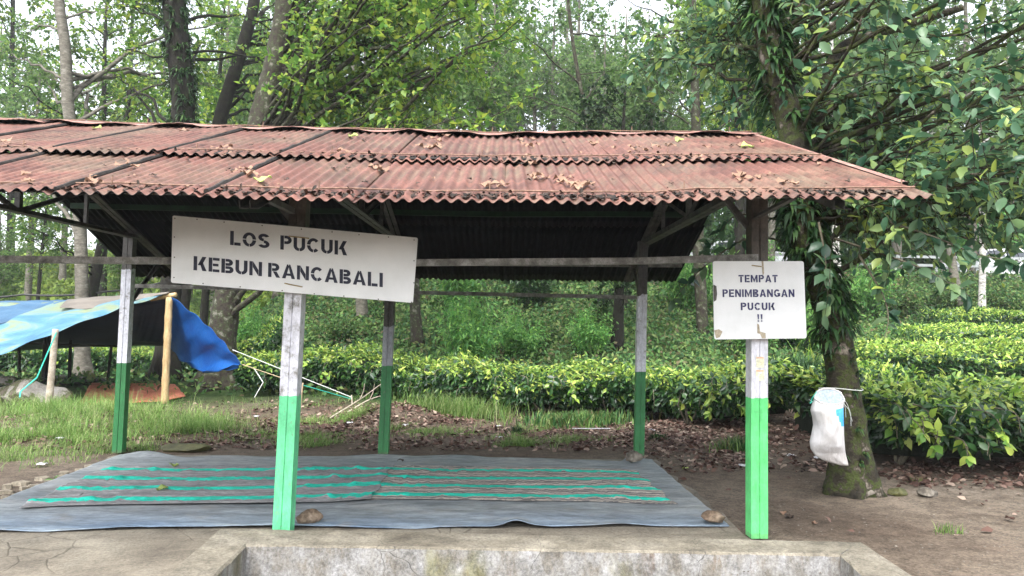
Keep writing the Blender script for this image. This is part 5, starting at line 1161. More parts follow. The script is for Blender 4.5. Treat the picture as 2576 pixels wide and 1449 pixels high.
# ------------------------------------------------------------------ tea hedges
def hedge(name, label, ctr, depth, height, n_top, n_side, ll, seed, group=None, bumps=.12, stems=0, gz=None, topmat='tea_top', sidemat='tea_side', T=T16, ragged=.06, undercut=.25):
    """ctr: polyline of the FRONT foot (x, y) from left to right"""
    rg = np.random.default_rng(seed); Fp = np.array(ctr, float); d = np.concatenate([[0], np.cumsum(np.linalg.norm(np.diff(Fp, axis=0), axis=1))]); Ltot = d[-1]
    def pt(s, b): x = np.interp(s, d, Fp[:, 0]); y = np.interp(s, d, Fp[:, 1])+b; return x, y
    ph = rg.uniform(0, 6, 6)
    def hgt(s, b): return height*(1+bumps*(np.sin(s*2.1+ph[0])*.5+np.sin(s*4.7+b*2+ph[1])*.35+np.sin(s*9+b*5+ph[2])*.2+np.sin(b*3+ph[3])*.3))
    # rounded profile: top surface parameter b 0..depth
    m0 = pt(Ltot/2, depth/2); root = empty(name, (float(m0[0]), float(m0[1]), tz(*m0))); tag(root, label, 'tea hedge', group)
    s = rg.uniform(0, Ltot, n_top); b = rg.uniform(0, 1, n_top)**.85*depth; X, Y = pt(s, b); edge = np.minimum(np.minimum(b, depth-b), np.minimum(s, Ltot-s)*1.0)
    Z = terr(X, Y)+hgt(s, b)-.22*height*np.exp(-edge/.22)+rg.normal(0, ragged, n_top)*.6
    C = np.stack([X, Y, Z], 1); D = unit(rg.normal(0, 1, (n_top, 3))*np.array([1, 1, .4])+np.array([0, -.15, .55])); N = unit(np.array([0, -.25, 1])+rg.normal(0, .45, (n_top, 3)))
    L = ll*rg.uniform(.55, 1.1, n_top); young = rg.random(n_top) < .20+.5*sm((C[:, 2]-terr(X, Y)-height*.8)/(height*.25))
    Wd = L*.40
    # side/body leaves: front, ends and a little inside
    q = rg.random(n_side); s2 = rg.uniform(0, Ltot, n_side); h2 = undercut+(1-undercut)*rg.random(n_side)**.75; b2 = np.abs(rg.normal(0, .10, n_side))+.10*(1-h2)**2+.22*(1-h2)*(h2 < undercut+.2)
    ends = q < .12; b2 = np.where(ends, rg.uniform(0, depth, n_side), b2); s2 = np.where(ends, np.where(rg.random(n_side) < .5, np.abs(rg.normal(0, .08, n_side)), Ltot-np.abs(rg.normal(0, .08, n_side))), s2)
    X2, Y2 = pt(s2, b2+.06*np.sin(s2*3.3+ph[4])); Z2 = terr(X2, Y2)+hgt(s2, b2)*h2*.97+rg.normal(0, .02, n_side)
    C2 = np.stack([X2, Y2, Z2], 1); D2 = unit(rg.normal(0, 1, (n_side, 3))+np.array([0, -.7, -.15])); N2 = unit(np.array([0, -.55, .8])+rg.normal(0, .4, (n_side, 3)))
    L2 = ll*1.15*rg.uniform(.6, 1.15, n_side)
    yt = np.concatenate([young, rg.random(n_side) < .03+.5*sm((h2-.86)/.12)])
    CC, DD, NN = np.concatenate([C, C2]), np.concatenate([D, D2]), np.concatenate([N, N2]); LL = np.concatenate([L, L2]); WW = np.concatenate([Wd, L2*.42])
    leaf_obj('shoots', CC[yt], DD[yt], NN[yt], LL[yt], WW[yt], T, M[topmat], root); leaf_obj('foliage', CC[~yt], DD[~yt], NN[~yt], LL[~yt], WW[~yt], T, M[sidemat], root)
    # woody framework and a near-black core added to block light inside
    mb = MB(); ns = max(4, int(Ltot/.55))
    for i in range(ns):
        s_ = rg.uniform(.1, Ltot-.1); b_ = rg.uniform(.25, depth*.8); x0, y0 = pt(s_, b_); z0 = tz(x0, y0)
        for k in range(4):
            e = np.array([x0+rg.normal(0, .25), y0+rg.normal(-.08, .2), z0+height*rg.uniform(.6, .85)]); a = np.array([x0, y0, z0-.05]); m_ = (a+e)/2+rg.normal(0, .05, 3)
            mb.tube([a, m_, e], [.022, .014, .006], 4, cap=False)
    mb.build('stems', M['twig'], root)
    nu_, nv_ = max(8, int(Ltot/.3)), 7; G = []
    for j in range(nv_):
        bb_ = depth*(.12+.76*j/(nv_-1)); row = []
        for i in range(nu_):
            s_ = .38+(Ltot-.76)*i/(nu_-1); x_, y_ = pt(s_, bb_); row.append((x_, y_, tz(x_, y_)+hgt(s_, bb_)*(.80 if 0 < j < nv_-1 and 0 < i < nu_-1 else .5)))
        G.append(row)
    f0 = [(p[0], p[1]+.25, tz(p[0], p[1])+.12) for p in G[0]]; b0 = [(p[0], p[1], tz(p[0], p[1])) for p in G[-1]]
    mb = MB(); mb.grid(np.array([f0]+G+[b0])); mb.build('shade_core', M['hedge_core'], root, smooth=True); return root
M['hedge_core'] = surf('hedge_core_shade', [(.3, (.004, .007, .003)), (.6, (.010, .016, .007)), (.8, (.03, .028, .018))], 14, .95, .8, .05)  # core colour carries the shade inside the hedge
def W2(u, v, z=0): p = on(u, v, z); return (p.x, p.y)
h1 = [W2(590, 1012), W2(800, 1008), W2(1000, 1012), W2(1180, 1032), W2(1400, 1046), W2(1650, 1062), W2(1800, 1082), W2(1960, 1090), W2(2075, 1092)]
hedge('tea_hedge', 'long tea hedge running behind the shelter with bright yellow green shoots on top', h1, 2.2, .71, 15000, 9000, .118, 1, bumps=.24, ragged=.11, undercut=.28)
h2 = [W2(2168, 1150), W2(2290, 1188), W2(2420, 1196), W2(2600, 1196), (8.2, 7.7)]
hedge('tea_hedge', 'nearest tea hedge at the right edge with large glossy leaves over bare stems', h2, 2.7, .72, 9500, 3300, .135, 2, bumps=.12, ragged=.08, undercut=.42)
def hrow(label, x0, x1, y0, y1, dep, hh, nt_, ns_, ll, seed): return hedge('tea_hedge', label, [(x0, y0), ((x0+x1)/2, (y0+y1)/2), (x1, y1)], dep, hh, nt_, ns_, ll, seed, T=T4, bumps=.08)
hrow('second tea row up the right slope, dark along its front', 7.3, 13, 13.6, 13.3, 2.5, .80, 10000, 5500, .11, 3)
hrow('third tea row up the right slope, left end near the pale ferny bank', 10.9, 17, 18.4, 18.2, 2.0, .72, 9000, 3500, .12, 4)
hrow('fourth tea row, farthest up the right slope below the wall', 13.6, 20, 22.0, 21.8, 1.5, .6, 6000, 2500, .13, 5)
hrow('short low tea row between the big tree and the second row', 5.9, 7.0, 12.2, 12.0, 1.5, .72, 2600, 1500, .11, 6)
hrow('tea hedge seen under the blue tent', -15.5, -6.2, 20.6, 19.6, 2.6, .75, 9000, 8000, .13, 7)
hrow('tea bushes behind the stout lichen tree, above the long hedge', -6.2, -1.8, 16.4, 16.0, 1.5, .62, 4500, 3500, .12, 8)

# outer sprigs that hang out of the hedges' shaded fronts
HR = [o for o in bpy.data.objects if o.name.startswith('tea_hedge') and o.parent is None]
def sprigs(root, pth, n, y_off, z0, z1, ll, seed, mats=('tea_top', 'tea_side')):
    rg = np.random.default_rng(seed); Fp = np.array(pth); d = np.concatenate([[0], np.cumsum(np.linalg.norm(np.diff(Fp, axis=0), axis=1))])
    for k in range(n):
        s_ = rg.uniform(.1, d[-1]-.1); x, y = np.interp(s_, d, Fp[:, 0]), np.interp(s_, d, Fp[:, 1]); z = tz(x, y)+rg.uniform(z0, z1)
        a = Vector((x, y+.22, z+.08)); b = Vector((x+rg.normal(0, .08), y-y_off*rg.uniform(.3, 1), z+.06)); c = Vector((b.x+rg.normal(0, .06), b.y-.07, z-rg.uniform(.05, .2)))
        spray(a, [b, c], int(rg.integers(7, 13)), ll*rg.uniform(.8, 1.2), int(rg.integers(9999)), root, mats[int(rg.random() < .5)], .35)
sprigs(HR[1], h2[:4], 34, .26, .30, .68, .135, 5)
sprigs(HR[0], h1, 46, .22, .28, .74, .125, 6)
# ------------------------------------------------------------------ bank shrubs
def shrub_proto(name, h, r, n, ll, leaf, seed, lean=.2, T=T4, lw=.32):
    rg = np.random.default_rng(seed); t = empty(name, (0, 0, 0)); mb = MB(); C, D, N = [], [], []
    for k in range(16):
        a = rg.uniform(0, 6.28); rr = r*math.sqrt(rg.random()); e = np.array([rr*math.cos(a), rr*math.sin(a), h*rg.uniform(.45, 1.0)*(1-.25*(rr/r)**2)]); b = e*np.array([.25, .25, 0])+[0, 0, -.1]
        Q = spline([b, (b+e)/2+np.array([0, 0, .1*h]), e], 8); mb.tube(Q, np.linspace(.016, .004, 8), 4, cap=False)
        m = n//16; q = rg.uniform(.2, 1.0, m); P_ = np.stack([np.interp(q, np.linspace(0, 1, 8), Q[:, i]) for i in range(3)], 1)+rg.normal(0, .16*r, (m, 3))*np.array([1, 1, .8])
        C.append(P_); D.append(unit(rg.normal(0, 1, (m, 3))+np.array([math.cos(a)*.4, math.sin(a)*.4, -.1]))); N.append(unit(np.array([0, 0, 1])+rg.normal(0, .4, (m, 3))))
    mb.build('stems', M['twig'], t); C, D, N = map(np.concatenate, (C, D, N)); L = ll*rg.uniform(.6, 1.3, len(C))
    leaf_obj('foliage', C, D, N, L, L*lw, T, M[leaf], t); return t
sp1 = shrub_proto('leafy_shrub', 2.3, .95, 3600, .17, 'shrub_leaf', 1); tag(sp1, 'tall feathery green shrub on the bank behind the tea hedge', 'shrub', 'feathery shrubs on the bank')
sp2 = shrub_proto('low_shrub', 1.0, .9, 2300, .12, 'cover_leaf', 2, lw=.5); tag(sp2, 'low dull green bush on the bank behind the tea hedge', 'shrub', 'low bushes on the bank')
sp3 = shrub_proto('leafy_shrub', 1.3, .8, 2300, .15, 'tea_side', 3, lw=.4); tag(sp3, 'rounded glossy shrub on the bank behind the tea hedge', 'shrub', 'glossy shrubs on the bank')
rg = np.random.default_rng(90); first = [True]*3
def putshrub(k, x, y, s):
    t = (sp1, sp2, sp3)[k]; o = t if first[k] else copy_tree(t); first[k] = False
    o.location = (x, y, tz(x, y)-.05); o.rotation_euler.z = rg.uniform(0, 6.28); o.scale = (s, s, s*rg.uniform(.85, 1.15))
    o['label'] = ('feathery green shrub', 'low dull bush', 'glossy rounded shrub')[k]+', '+('lowest on the bank' if y < 19.6 else 'low on the bank' if y < 21.7 else 'halfway up the bank' if y < 24 else 'high on the bank' if y < 27 else 'at the top of the bank' if y < 34 else 'beyond the road')+', '+zone(upx(x, y))
for Y0, st in ((18.6, 1.5), (20.6, 1.6), (22.8, 1.7), (25.2, 1.9), (27.6, 2.1)):
    x = -.20*Y0
    while x < .50*Y0:
        X_ = x+rg.uniform(-.5, .5); Y_ = Y0+rg.uniform(-.8, .8); u = 1288+(X_/Y_-YAW)*F_PX
        k = int(rg.choice(3, p=[.5, .25, .25] if u > 1080 else [.15, .5, .35])); x += st
        if rg.random() < .10: continue
        if u > 2180 and Y0 < 24: continue
        if any(abs(u-tu) < 46 and Y_ < ty+.3 for tu, ty in ((1045, 20), (1575, 23), (1765, 21), (910, 22))): continue
        putshrub(k, X_, Y_, rg.uniform(.65, 1.15))
for X_, Y_, k, s in ((-3.2, 16.2, 2, .6), (9.5, 24.3, 1, 1.1), (11.5, 24.6, 1, 1), (13.5, 24.7, 1, 1.1), (15.5, 24.8, 1, 1), (17.4, 24.8, 1, 1.1), (8.2, 21.5, 0, .8), (7.6, 19, 2, .8), (-10.5, 24, 0, .9), (-13, 25, 0, 1.0), (-15.5, 23.5, 2, 1.1), (-8.5, 22.6, 2, 1.1), (-7, 21.5, 0, .8), (-18, 24.5, 0, 1)):
    putshrub(k, X_, Y_, s)
for X_ in np.arange(-10, 34, 2.6): putshrub(int(rg.choice(3, p=[.6, .1, .3])), X_+rg.uniform(-.8, .8), 38.5+rg.uniform(-1, 2.5), rg.uniform(2.0, 2.9))
for X_ in np.arange(-13, 40, 4.2): putshrub(0, X_+rg.uniform(-.8, .8), 50+rg.uniform(-1, 3), rg.uniform(3.0, 4.2))
def clump(name, u, v, Y, r, h, n, mat, label, seed, wd=.012, lean=.9, cat='plant', gz=True):
    rg = np.random.default_rng(seed); p = at(u, v, Y) if Y else on(u, v, 0); n0 = n
    C = np.stack([p.x+rg.normal(0, r*.45, n0), p.y+rg.normal(0, r*.3, n0), np.zeros(n0)], 1); C[:, 2] = terr(C[:, 0], C[:, 1])-.01
    V, TT = blades(C, h*rg.uniform(.5, 1.2, n0), wd, rg, lean); o = np_obj(name, V, TT, M[mat], None, (p.x, p.y, tz(p.x, p.y)), tris=True); tag(o, label, cat); return o
clump('grass_tuft', 1155, 1040, 12.8, .95, .40, 1500, 'grass', 'tall light green grass clump in front of the long tea hedge', 1, .010)
clump('fern_clump', 1735, 1055, None, .42, .36, 700, 'fern', 'dark grassy clump at the foot of the hedge between the right posts', 2, .014)
clump('grass_tuft', 1455, 1030, 12.2, .9, .26, 1100, 'cover_leaf', 'low weedy patch at the foot of the hedge left of the right rear post', 3, .03)
clump('fern_clump', 2255, 850, 16.5, 1.5, .75, 1500, 'tea_top', 'yellow green ferns on the bank between the big tree and the tea rows', 4, .04, 1.2)
clump('fern_clump', 1700, 905, 16.4, 1.2, .5, 700, 'shrub_leaf', 'ferny weeds behind the long hedge near the right posts', 5, .03, 1.2)
clump('fern_clump', 1990, 905, 15.5, 1.2, .55, 900, 'fern', 'ferny weeds behind the hedge left of the big tree', 6, .03, 1.2)
clump('grass_tuft', 2315, 1205, None, .12, .07, 60, 'grass', 'tiny grass tuft on the bare path at the right', 7, .006)
clump('grass_tuft', 2385, 1330, None, .12, .09, 70, 'grass', 'thin grass tuft on the path near the lower right corner', 8, .006)
clump('grass_tuft', 1850, 1130, None, .28, .22, 260, 'cover_leaf', 'scrubby weed in the dead leaves left of the right front post', 9, .02)
clump('grass_tuft', 1655, 1100, None, .15, .12, 120, 'fern', 'small weed in the dead leaves right of the rear post', 10, .012)
clump('grass_tuft', 1300, 1085, None, .16, .16, 140, 'fern', 'small dark weed in the dead leaves in mid ground', 11, .012)

# ------------------------------------------------------------------ ground cover (uncountable)
def scatter(n, x0, x1, y0, y1, dens, rg):
    X = rg.uniform(x0, x1, n); Y = rg.uniform(y0, y1, n); k = rg.random(n) < dens(X, Y); return X[k], Y[k]
rg = np.random.default_rng(95)
def vn(X, Y, f, s): return .5+.25*np.sin(X*f+s)*np.cos(Y*f*1.2+s*2)+.25*np.sin(X*f*2.3-Y*f*1.7+s*3)
# leaves over the bank
X, Y = scatter(90000, -16, 20, 15.5, 29, lambda X, Y: np.where((X/Y > -.30) | (Y > 21), 1, .3)*(X/Y < .75), rg); n = len(X)
C = np.stack([X, Y, terr(X, Y)+rg.uniform(0, .22, n)], 1)
o = leaf_obj('ground_cover', C, rg.normal(0, 1, (n, 3)), np.array([0, -.5, 1])+rg.normal(0, .5, (n, 3)), rg.uniform(.08, .2, n), rg.uniform(.05, .1, n), T4, M['cover_leaf']); tag(o, 'tangled green undergrowth covering the bank', 'undergrowth', kind='stuff')
X, Y = scatter(60000, -48, -8, 33, 64, lambda X, Y: (X/Y < -.30)*1.0, rg); n = len(X)
C = np.stack([X, Y, terr(X, Y)+.25+.35*np.sin(Y*2.1+X*.2)+rg.uniform(0, .25, n)], 1)
o = leaf_obj('tea_field', C, rg.normal(0, 1, (n, 3)), np.array([0, -.5, 1])+rg.normal(0, .4, (n, 3)), rg.uniform(.25, .5, n), rg.uniform(.15, .3, n), T4, M['field']); tag(o, 'bright yellow green tea field on the far slope at the left', 'tea field', kind='stuff')
# grass
GP = [(-5.9, 9.4, 1.3, 1.0, 7000, .15), (-6.6, 11.4, 1.7, 1.2, 8500, .26), (-4.6, 10.8, .8, .9, 5500, .27), (-8.0, 12.9, 1.5, .6, 4200, .27), (-6.2, 9.6, 1.2, .8, 3500, .20), (-5.3, 8.2, .7, .4, 1300, .10), (-3.0, 10.2, .8, .5, 3000, .11), (-2.2, 9.6, .45, .3, 900, .10), (-4.6, 9.0, .7, .35, 1600, .08), (-2.6, 11.9, .8, .35, 1600, .16), (-.2, 10.6, .9, .5, 2000, .11), (.3, 9.7, .45, .25, 1100, .10), (1.2, 10.1, .6, .3, 1100, .09), (-1.3, 10.9, .8, .35, 1300, .10), (.9, 11.6, .9, .35, 1300, .12), (-1.6, 13.3, 1.0, .3, 700, .2), (-4.0, 14.4, 1.0, .5, 900, .14), (-3.2, 15.5, .6, .3, 600, .12)]
Cs, Hs = [], []
for cx_, cy2, rx2, ry2, n, h in GP:
    a = rg.normal(0, .5, (n, 2)); X, Y = cx_+a[:, 0]*rx2*1.1, cy2+a[:, 1]*ry2*1.1
    e_ = vn(X, Y, 3.1, cx_)+.6*vn(X, Y, 7.1, cy2)-.30 > .49
    # keep off the slab and clear of the stony edge
    dx, dy = sl[0].x-l1.x, sl[0].y-l1.y; side = (X-l1.x)*dy-(Y-l1.y)*dx
    ok = e_ & ~((side > -.12) & (Y < sl[0].y+.12)) & ~((Y < 8.95) & (X > sl[0].x))
    Cs.append(np.stack([X[ok], Y[ok], terr(X[ok], Y[ok])-.01], 1)); Hs.append(h*rg.uniform(.3, 1.3, ok.sum())*(.25+1.5*vn(X[ok], Y[ok], 4.3, cx_)))
C = np.concatenate(Cs); V, TT = blades(C, np.concatenate(Hs), .0062, rg, 2.2); o = np_obj('grass', V, TT, M['grass'], tris=True); tag(o, 'patches of short green grass left of and behind the slab', 'grass', kind='stuff')
# leaf litter
def dl(X, Y):
    d = np.exp(-((Y-10.8)/2.0)**2)*(X > -3.6)*(X < 4.6)*(.35+.65*vn(X, Y, 1.3, 2.0))
    d = d+1.2*np.exp(-(((X+1.75)/.8)**2+((Y-12.2)/.6)**2))+.9*np.exp(-((Y-10.9)/.9)**2)*(X > .8)*(X < 3.8)
    d = d+.8*((X > 3.3)*(Y > 7.1)*(Y < 8.4)*np.clip((X-3.2)/.5, 0, 1))+.25*((X > -4.6)*(X < -1.6)*(Y > 12)*(Y < 15))+.10*(Y < 15)+.45*(X < -3.2)*(Y < 12.5)*(Y > 7)
    d = d+.9*np.exp(-(((X-2.6)/.7)**2+((Y-8.9)/1.2)**2))
    return d*(~((X > sl[0].x) & (X < 1.45) & (Y < 9.15)))*(~((X < sl[0].x+.3) & (Y < 8.9)))*np.where((X < 4) & (X > 1.2) & (Y < 7.8), .12, 1)
dl0 = dl; dl = lambda X, Y: dl0(X, Y)*np.clip(.25+1.3*(vn(X, Y, 2.3, .7)-.25), .2, 1)
X, Y = scatter(62000, -8, 7, 5.2, 15, dl, rg); n = len(X)
C = np.stack([X, Y, terr(X, Y)+rg.uniform(.002, .03, n)], 1); L = rg.uniform(.035, .105, n)
o = leaf_obj('leaf_litter', C, rg.normal(0, 1, (n, 3))*np.array([1, 1, .25]), np.array([0, 0, 1])+rg.normal(0, .35, (n, 3)), L, L*.62, TCR, M['litter']); tag(o, 'brown dead leaves strewn over the damp earth', 'leaf litter', kind='stuff')
# pebbles on the path
X, Y = scatter(5200, 1.2, 6.5, 3.6, 9.2, lambda X, Y: .3+.7*vn(X, Y, 1.7, 1), rg); n = len(X); s_ = rg.uniform(.003, .011, n)
oc = np.array([[1, 0, 0], [0, 1, 0], [-1, 0, 0], [0, -1, 0], [0, 0, .7]]); V = np.stack([X, Y, terr(X, Y)], 1)[:, None]+oc[None]*s_[:, None, None]*rg.uniform(.6, 1.3, (n, 5, 1)); o_ = (np.arange(n)*5)[:, None]
TT = np.concatenate([o_+[0, 1, 4], o_+[1, 2, 4], o_+[2, 3, 4], o_+[3, 0, 4]]); o = np_obj('pebbles', V.reshape(-1, 3), TT, M['rock'], tris=True); tag(o, 'fine gravel on the bare path', 'gravel', kind='stuff')
# white scraps
for i, (u, v) in enumerate(((150, 1112), (106, 1168), (645, 1044), (1255, 1068), (1255, 1100), (1870, 1170), (1915, 1130), (1990, 1145), (2055, 1150), (1020, 1075), (880, 1070), (1640, 1082))):
    p = on(u, v, 0); rg2 = np.random.default_rng(i); G = np.zeros((5, 6, 3)); 
    for a in range(5):
        for b in range(6): G[a, b] = (p.x+(b-2.5)*.018+rg2.normal(0, .004), p.y+(a-2)*.018+rg2.normal(0, .004), tz(p.x, p.y)+.02+rg2.uniform(0, .025))
    mb = MB(); mb.grid(G, 0, .002); o = mb.build('litter_scrap', M['litterwhite'], smooth=True); tag(o, 'small crumpled white scrap on the ground, '+zone(u), 'litter', 'white scraps on the ground')
mb = MB(); a, b = on(1440, 1078, .02), on(1535, 1078, .02); mb.tube([a, b], .008, 6); o = mb.build('stick', M['litterwhite']); tag(o, 'thin white stick on the ground left of the right rear post', 'stick')
# dead branches by the tent pegs
for i, (pts_, lb) in enumerate((([(830, 1052), (905, 1005), (960, 965)], 'thin bare branch leaning up by the tent pegs'), ([(870, 1040), (930, 1005), (985, 990)], 'pale curved dead branch lying before the leaf heap'))):
    P = [on(*pts_[0], .05)]; Y = P[0].y; P += [at(u, v, Y+.15) for u, v in pts_[1:]]; mb = MB(); mb.tube(spline(P, 12), np.linspace(.016, .006, 12), 6)
    q = at(pts_[1][0]+12, pts_[1][1]-40, Y+.1); mb.tube(spline([P[1], (P[1]+q)/2+Vector((.02, 0, 0)), q], 8), np.linspace(.01, .004, 8), 5); o = mb.build('dead_branch', M['pole_peeled']); tag(o, lb, 'branch')

# ------------------------------------------------------------------ fallen leaves on the roof and the cloths
def dry_leaf(name, p, s, rg, nrm=(0, -.38, 1), mat='roofleaf'):
    n = 3; C = np.array(p)[None]+rg.normal(0, .010, (n, 3))*s/.08; N = np.array(nrm)[None]+rg.normal(0, .45, (n, 3)); D = rg.normal(0, 1, (n, 3)); D[:, 2] = rg.uniform(-.1, .5, n)-D[:, 1]*-.38
    gx, gy = 7, 5; a, b = rg.uniform(0, 6, 2); cu = rg.uniform(.5, 2.2); X = np.linspace(-.5, .5, gx); Yv = np.linspace(-1, 1, gy); G = np.zeros((gy, gx, 3))
    ang = rg.uniform(0, 6.28)
    for j, yv in enumerate(Yv):
        for i, xv in enumerate(X):
            wd = .36*math.sqrt(max(0, 1-(2*xv)**2*.96))*(1+.2*math.sin(xv*17+a)); y_ = yv*wd
            z_ = .22+cu*.30*y_*y_*4*wd+.10*math.sin(xv*7+b)*(1+yv)+.05*math.sin(yv*5+a+xv*9)
            q = np.array([xv, y_, z_-.12])*s
            G[j, i] = (q[0]*cos(ang)-q[1]*sin(ang), q[0]*sin(ang)+q[1]*cos(ang), q[2])
    G[..., 2] += -G[..., 1]*nrm[1]/nrm[2]; G += np.array(p); mb = MB(); mb.grid(G, 0, 0); return mb.build(name, M[mat], smooth=True)
rg = np.random.default_rng(321)
RL = []
for u0, v0, n, su in ((1090, 375, 7, 34), (1120, 352, 3, 20), (560, 382, 7, 40), (600, 440, 8, 34), (940, 430, 7, 30), (1330, 370, 5, 30), (1345, 408, 4, 14), (1340, 455, 7, 22), (1430, 466, 9, 40), (1590, 378, 8, 36), (1680, 372, 4, 30), (1760, 405, 4, 20), (1900, 455, 6, 36), (330, 425, 4, 20), (205, 370, 4, 20), (460, 345, 2, 40), (1890, 375, 3, 40), (1240, 474, 4, 30), (700, 350, 3, 50), (90, 458, 3, 25), (240, 460, 3, 20), (1510, 362, 3, 40), (1850, 350, 2, 60), (1960, 470, 3, 50), (850, 395, 3, 60), (20, 366, 3, 20)):
    for k in range(n): RL.append((u0+rg.normal(0, su*.7), v0+rg.normal(0, 6), rg.uniform(.04, .10)))
for k in range(95): RL.append((rg.uniform(250, 2150), rg.uniform(345, 480), rg.uniform(.022, .05)))
def roof_hit(u, v):
    d = ray(u, v); best = None
    for Y in np.linspace(4.05, 6.95, 400):
        p = CO+d*(Y/d.y)
        if p.z <= roofz(p.x, Y): 
            continue
        best = p if best is None else best
        if best is not None and p.z > roofz(p.x, Y): pass
    # first Y where the ray passes below the roof plane
    prev = None
    for Y in np.linspace(4.0, 7.0, 600):
        p = CO+d*(Y/d.y); g = p.z-float(roofz(p.x, Y))
        if prev is not None and prev > 0 >= g: return p
        prev = g
    return None
for u, v, s in RL:
    p = roof_hit(u, v)
    if p is None or p.x > 2.35: continue
    small = s < .05
    o = dry_leaf('dry_leaf', (p.x, p.y, float(roofz(p.x, p.y))+.018), s, rg, mat='roofdark' if small and rg.random() < .8 else 'roofleaf'); tag(o, ('dark leaf scrap' if small else 'large dead leaf' if s > .082 else 'small dead leaf' if s < .062 else 'curled dead leaf')+(' at the eave, ' if v > 452 else ' on the lower sheets, ' if v > 398 else ' at the upper rod, ' if v > 366 else ' near the ridge, ')+zone(u), 'dead leaf', 'dark leaf scraps on the roof' if small else 'dry leaves lying on the roof')
for u, v, s, lb in ((888, 350, .10, 'pale green fallen leaf high on the roof left of centre'), (660, 464, .105, 'long yellow green fallen leaf at the eave left of centre'), (1710, 360, .11, 'green fallen leaf high on the roof right of centre'), (242, 330, .09, 'yellowish leaf near the ridge at the left'), (1880, 377, .12, 'pale yellow leaf near the right end of the upper rod')):
    p = roof_hit(u, v)
    if p is not None: o = dry_leaf('fallen_leaf', (p.x, p.y, float(roofz(p.x, p.y))+.025), s, rg, mat='greenleaf'); tag(o, lb, 'fallen leaf')
for u, v, s, mt, lb in ((438, 1173, .10, 'greenleaf', 'curled green leaf at the back edge of the left mat'), (408, 1232, .11, 'greenleaf', 'curled green leaf standing on the left mat'), (1008, 1160, .07, 'roofdark', 'small dark dead leaf behind the mats'), (1660, 1174, .06, 'roofdark', 'dark leaf at the back right of the tarpaulin'), (1720, 1224, .08, 'roofleaf', 'brown leaf on the earth right of the tarpaulin'), (1970, 1275, .07, 'roofleaf', 'brown leaf on the path right of the right front post'), (2050, 1300, .06, 'roofleaf', 'brown leaf on the path near the tank'), (1985, 1285, .09, 'roofdark', 'dark curled leaf beside the right front post'), (1725, 1168, .09, 'greenleaf', 'pale leaf on the earth behind the right front post')):
    p = on(u, v, .03); o = dry_leaf('fallen_leaf', (p.x, p.y, (.035 if u < 1650 else tz(p.x, p.y)+.008)), s, rg, (0, 0, 1), mt); tag(o, lb, 'fallen leaf')

# ------------------------------------------------------------------ road at the top of the bank, rail, car
mb = MB(); X = np.linspace(-4, 34, 60); G = np.array([[(x, y, tz(x, 33)+.06) for x in X] for y in (29.6, 36.0)]); mb.grid(G); o = mb.build('road', M['asphalt'], origin=(0, 33, 0)); tag(o, kind='structure')
rl = empty('guard_rail', (17, 28.2, tz(17, 28.2))); tag(rl, 'grey railing along the road above the tea rows at the right', 'railing')
for x in np.arange(10.6, 24, 1.6):
    mb = MB(); mb.box((x, 28.2, tz(x, 28.2)+.4), (.09, .09, .9)); mb.build('rail_post', M['rail'], rl)
for h in (.45, .78):
    mb = MB(); mb.prism([(-.05, -.03), (.05, -.03), (.05, .03), (-.05, .03)], (10.4, 28.13, tz(10.6, 28.2)+h), (24, 28.13, tz(23.6, 28.2)+h), (0, 0, 1)); mb.build('rail', M['rail'], rl)
mb = MB(); mb.prism([(-.12, -.12), (.12, -.12), (.12, .12), (-.12, .12)], (10.2, 27.9, tz(10.6, 28.0)+.02), (24.5, 27.9, tz(24, 28.0)+.02), (0, 0, 1)); o = mb.build('kerb', M['kerb']); tag(o, 'pale concrete kerb at the foot of the grey railing', 'kerb')
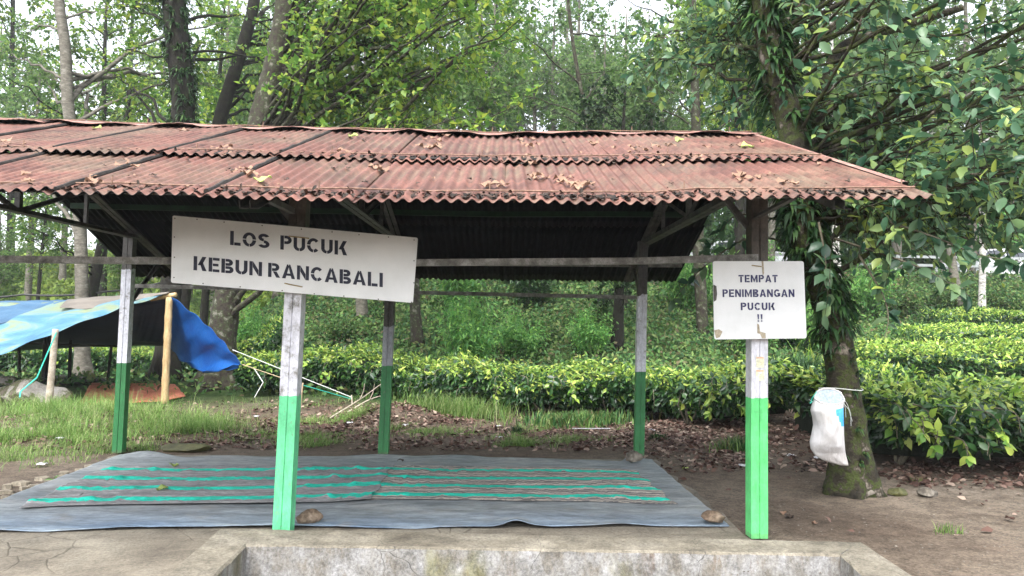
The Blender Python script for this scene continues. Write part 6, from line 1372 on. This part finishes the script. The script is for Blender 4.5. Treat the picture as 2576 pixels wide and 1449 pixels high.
def car(x, y, zg, rz, label):
    t = empty('parked_car', (x, y, zg)); tag(t, label, 'car')
    side = [(-2.1, .30), (-2.15, .75), (-1.95, .92), (-1.25, 1.0), (-.75, 1.42), (.75, 1.48), (1.45, 1.02), (2.0, .95), (2.12, .7), (2.1, .3)]
    def sheet(prof, w0, w1, mat, nm, dz=0):
        n = len(prof); V = []
        for s_ in (-1, 1): V += [(x+p[0], y+s_*(w0 if p[1] < 1.05 else w1), zg+p[1]+dz) for p in prof]
        mb = MB(); mb.add(V, [tuple(range(n))[::-1], tuple(range(n, 2*n))]+[(i, (i+1) % n, n+(i+1) % n, n+i) for i in range(n)]); return mb.build(nm, mat, t)
    sheet(side, .86, .66, M['carpaint'], 'body')
    for s_ in (-1, 1):
        for q in ([(-1.12, 1.02), (-.70, 1.36), (-.05, 1.40), (-.05, 1.02)], [(.03, 1.02), (.03, 1.40), (.70, 1.41), (1.22, 1.02)]):
            mb = MB(); V = [(x+a, y+s_*(.885-.22*max(0, (b-1.05)/.4)), zg+b) for a, b in q]+[(x+a, y+s_*(.80-.22*max(0, (b-1.05)/.4)), zg+b) for a, b in q]; mb.add(V, [(0, 1, 2, 3), (7, 6, 5, 4), (0, 4, 5, 1), (1, 5, 6, 2), (2, 6, 7, 3), (3, 7, 4, 0)]); mb.build('window', M['glass'], t)
    for q in ([(-1.28, 1.02), (-.80, 1.40)], [(1.47, 1.04), (.82, 1.46)]):
        (a, b), (c, d) = q; e = -.03 if a < 0 else .03; mb = MB(); mb.add([(x+a+e, y-.7, zg+b), (x+a+e, y+.7, zg+b), (x+c+e, y+.58, zg+d), (x+c+e, y-.58, zg+d)], [(0, 1, 2, 3)]); mb.build('windscreen', M['glass'], t)
    for a in (-1.35, 1.35):
        for s_ in (-1, 1):
            mb = MB(); mb.tube([(x+a, y+s_*.72, zg+.32), (x+a, y+s_*.90, zg+.32)], .32, 20); wh = mb.build('wheel', M['rubber'], t)
            mb = MB(); mb.tube([(x+a, y+s_*.895, zg+.32), (x+a, y+s_*.915, zg+.32)], .19, 14); rm = mb.build('rim', M['rail'], None); rm.parent = wh; rm.location = rm.location-wpos(wh)
    return t
p = at(1838, 636, 31); car(p.x, 31, tz(p.x, 31)+.07, 0, 'white parked car on the road above the bank, glimpsed beside the right front post')
p = at(2500, 640, 33); car(p.x, 33, tz(p.x, 33)+.07, 0, 'pale car on the road beyond the railing at the far right')
b = at(1938, 655, 28); mk = empty('marker_pole', (b.x, 28, tz(b.x, 28))); tag(mk, 'thin red and dark marker pole at the roadside behind the right front post', 'pole')
mb = MB(); mb.tube([(b.x, 28, tz(b.x, 28)), (b.x, 28, at(1938, 607, 28).z)], .07, 8); mb.build('pole_foot', M['redpaint'], mk)
mb = MB(); mb.tube([(b.x, 28, at(1938, 607, 28).z), (b.x, 28, at(1938, 560, 28).z)], .07, 8); mb.build('pole_top', M['pole_dark'], mk)

# look-alikes that still share a label are told apart by their order from left to right
from collections import defaultdict
SH = defaultdict(list)
for o_ in bpy.data.objects:
    if o_.parent is None and o_.get('label') and o_.get('group') and any(w_ in o_['group'] for w_ in ('shrub', 'bush', 'tree', 'lea', 'scrap')): SH[o_['label']].append(o_)
for lb, os_ in SH.items():
    if len(os_) < 2: continue
    os_.sort(key=lambda o: o.location.x/o.location.y)
    for i, o_ in enumerate(os_): o_['label'] = ('left ', 'right ')[i]+lb if len(os_) == 2 else ('first', 'second', 'third', 'fourth', 'fifth', 'sixth', 'seventh', 'eighth')[min(i, 7)]+' '+lb+', from left'
# ------------------------------------------------------------------ thin damp haze under the trees
mb = MB(); mb.box((0, 108, 24), (304, 232, 56)); hz = mb.build('haze', [bpy.data.materials.new('haze_air')]); hm = hz.data.materials[0]; hm.use_nodes = True; ht = hm.node_tree; ht.nodes.clear()
hv = ht.nodes.new('ShaderNodeVolumePrincipled'); hv.inputs['Color'].default_value = (.93, .96, 1, 1); hv.inputs['Density'].default_value = .0007; ho = ht.nodes.new('ShaderNodeOutputMaterial'); ht.links.new(hv.outputs[0], ho.inputs['Volume'])
tag(hz, 'pale haze hanging among the far trees', 'haze', kind='stuff')
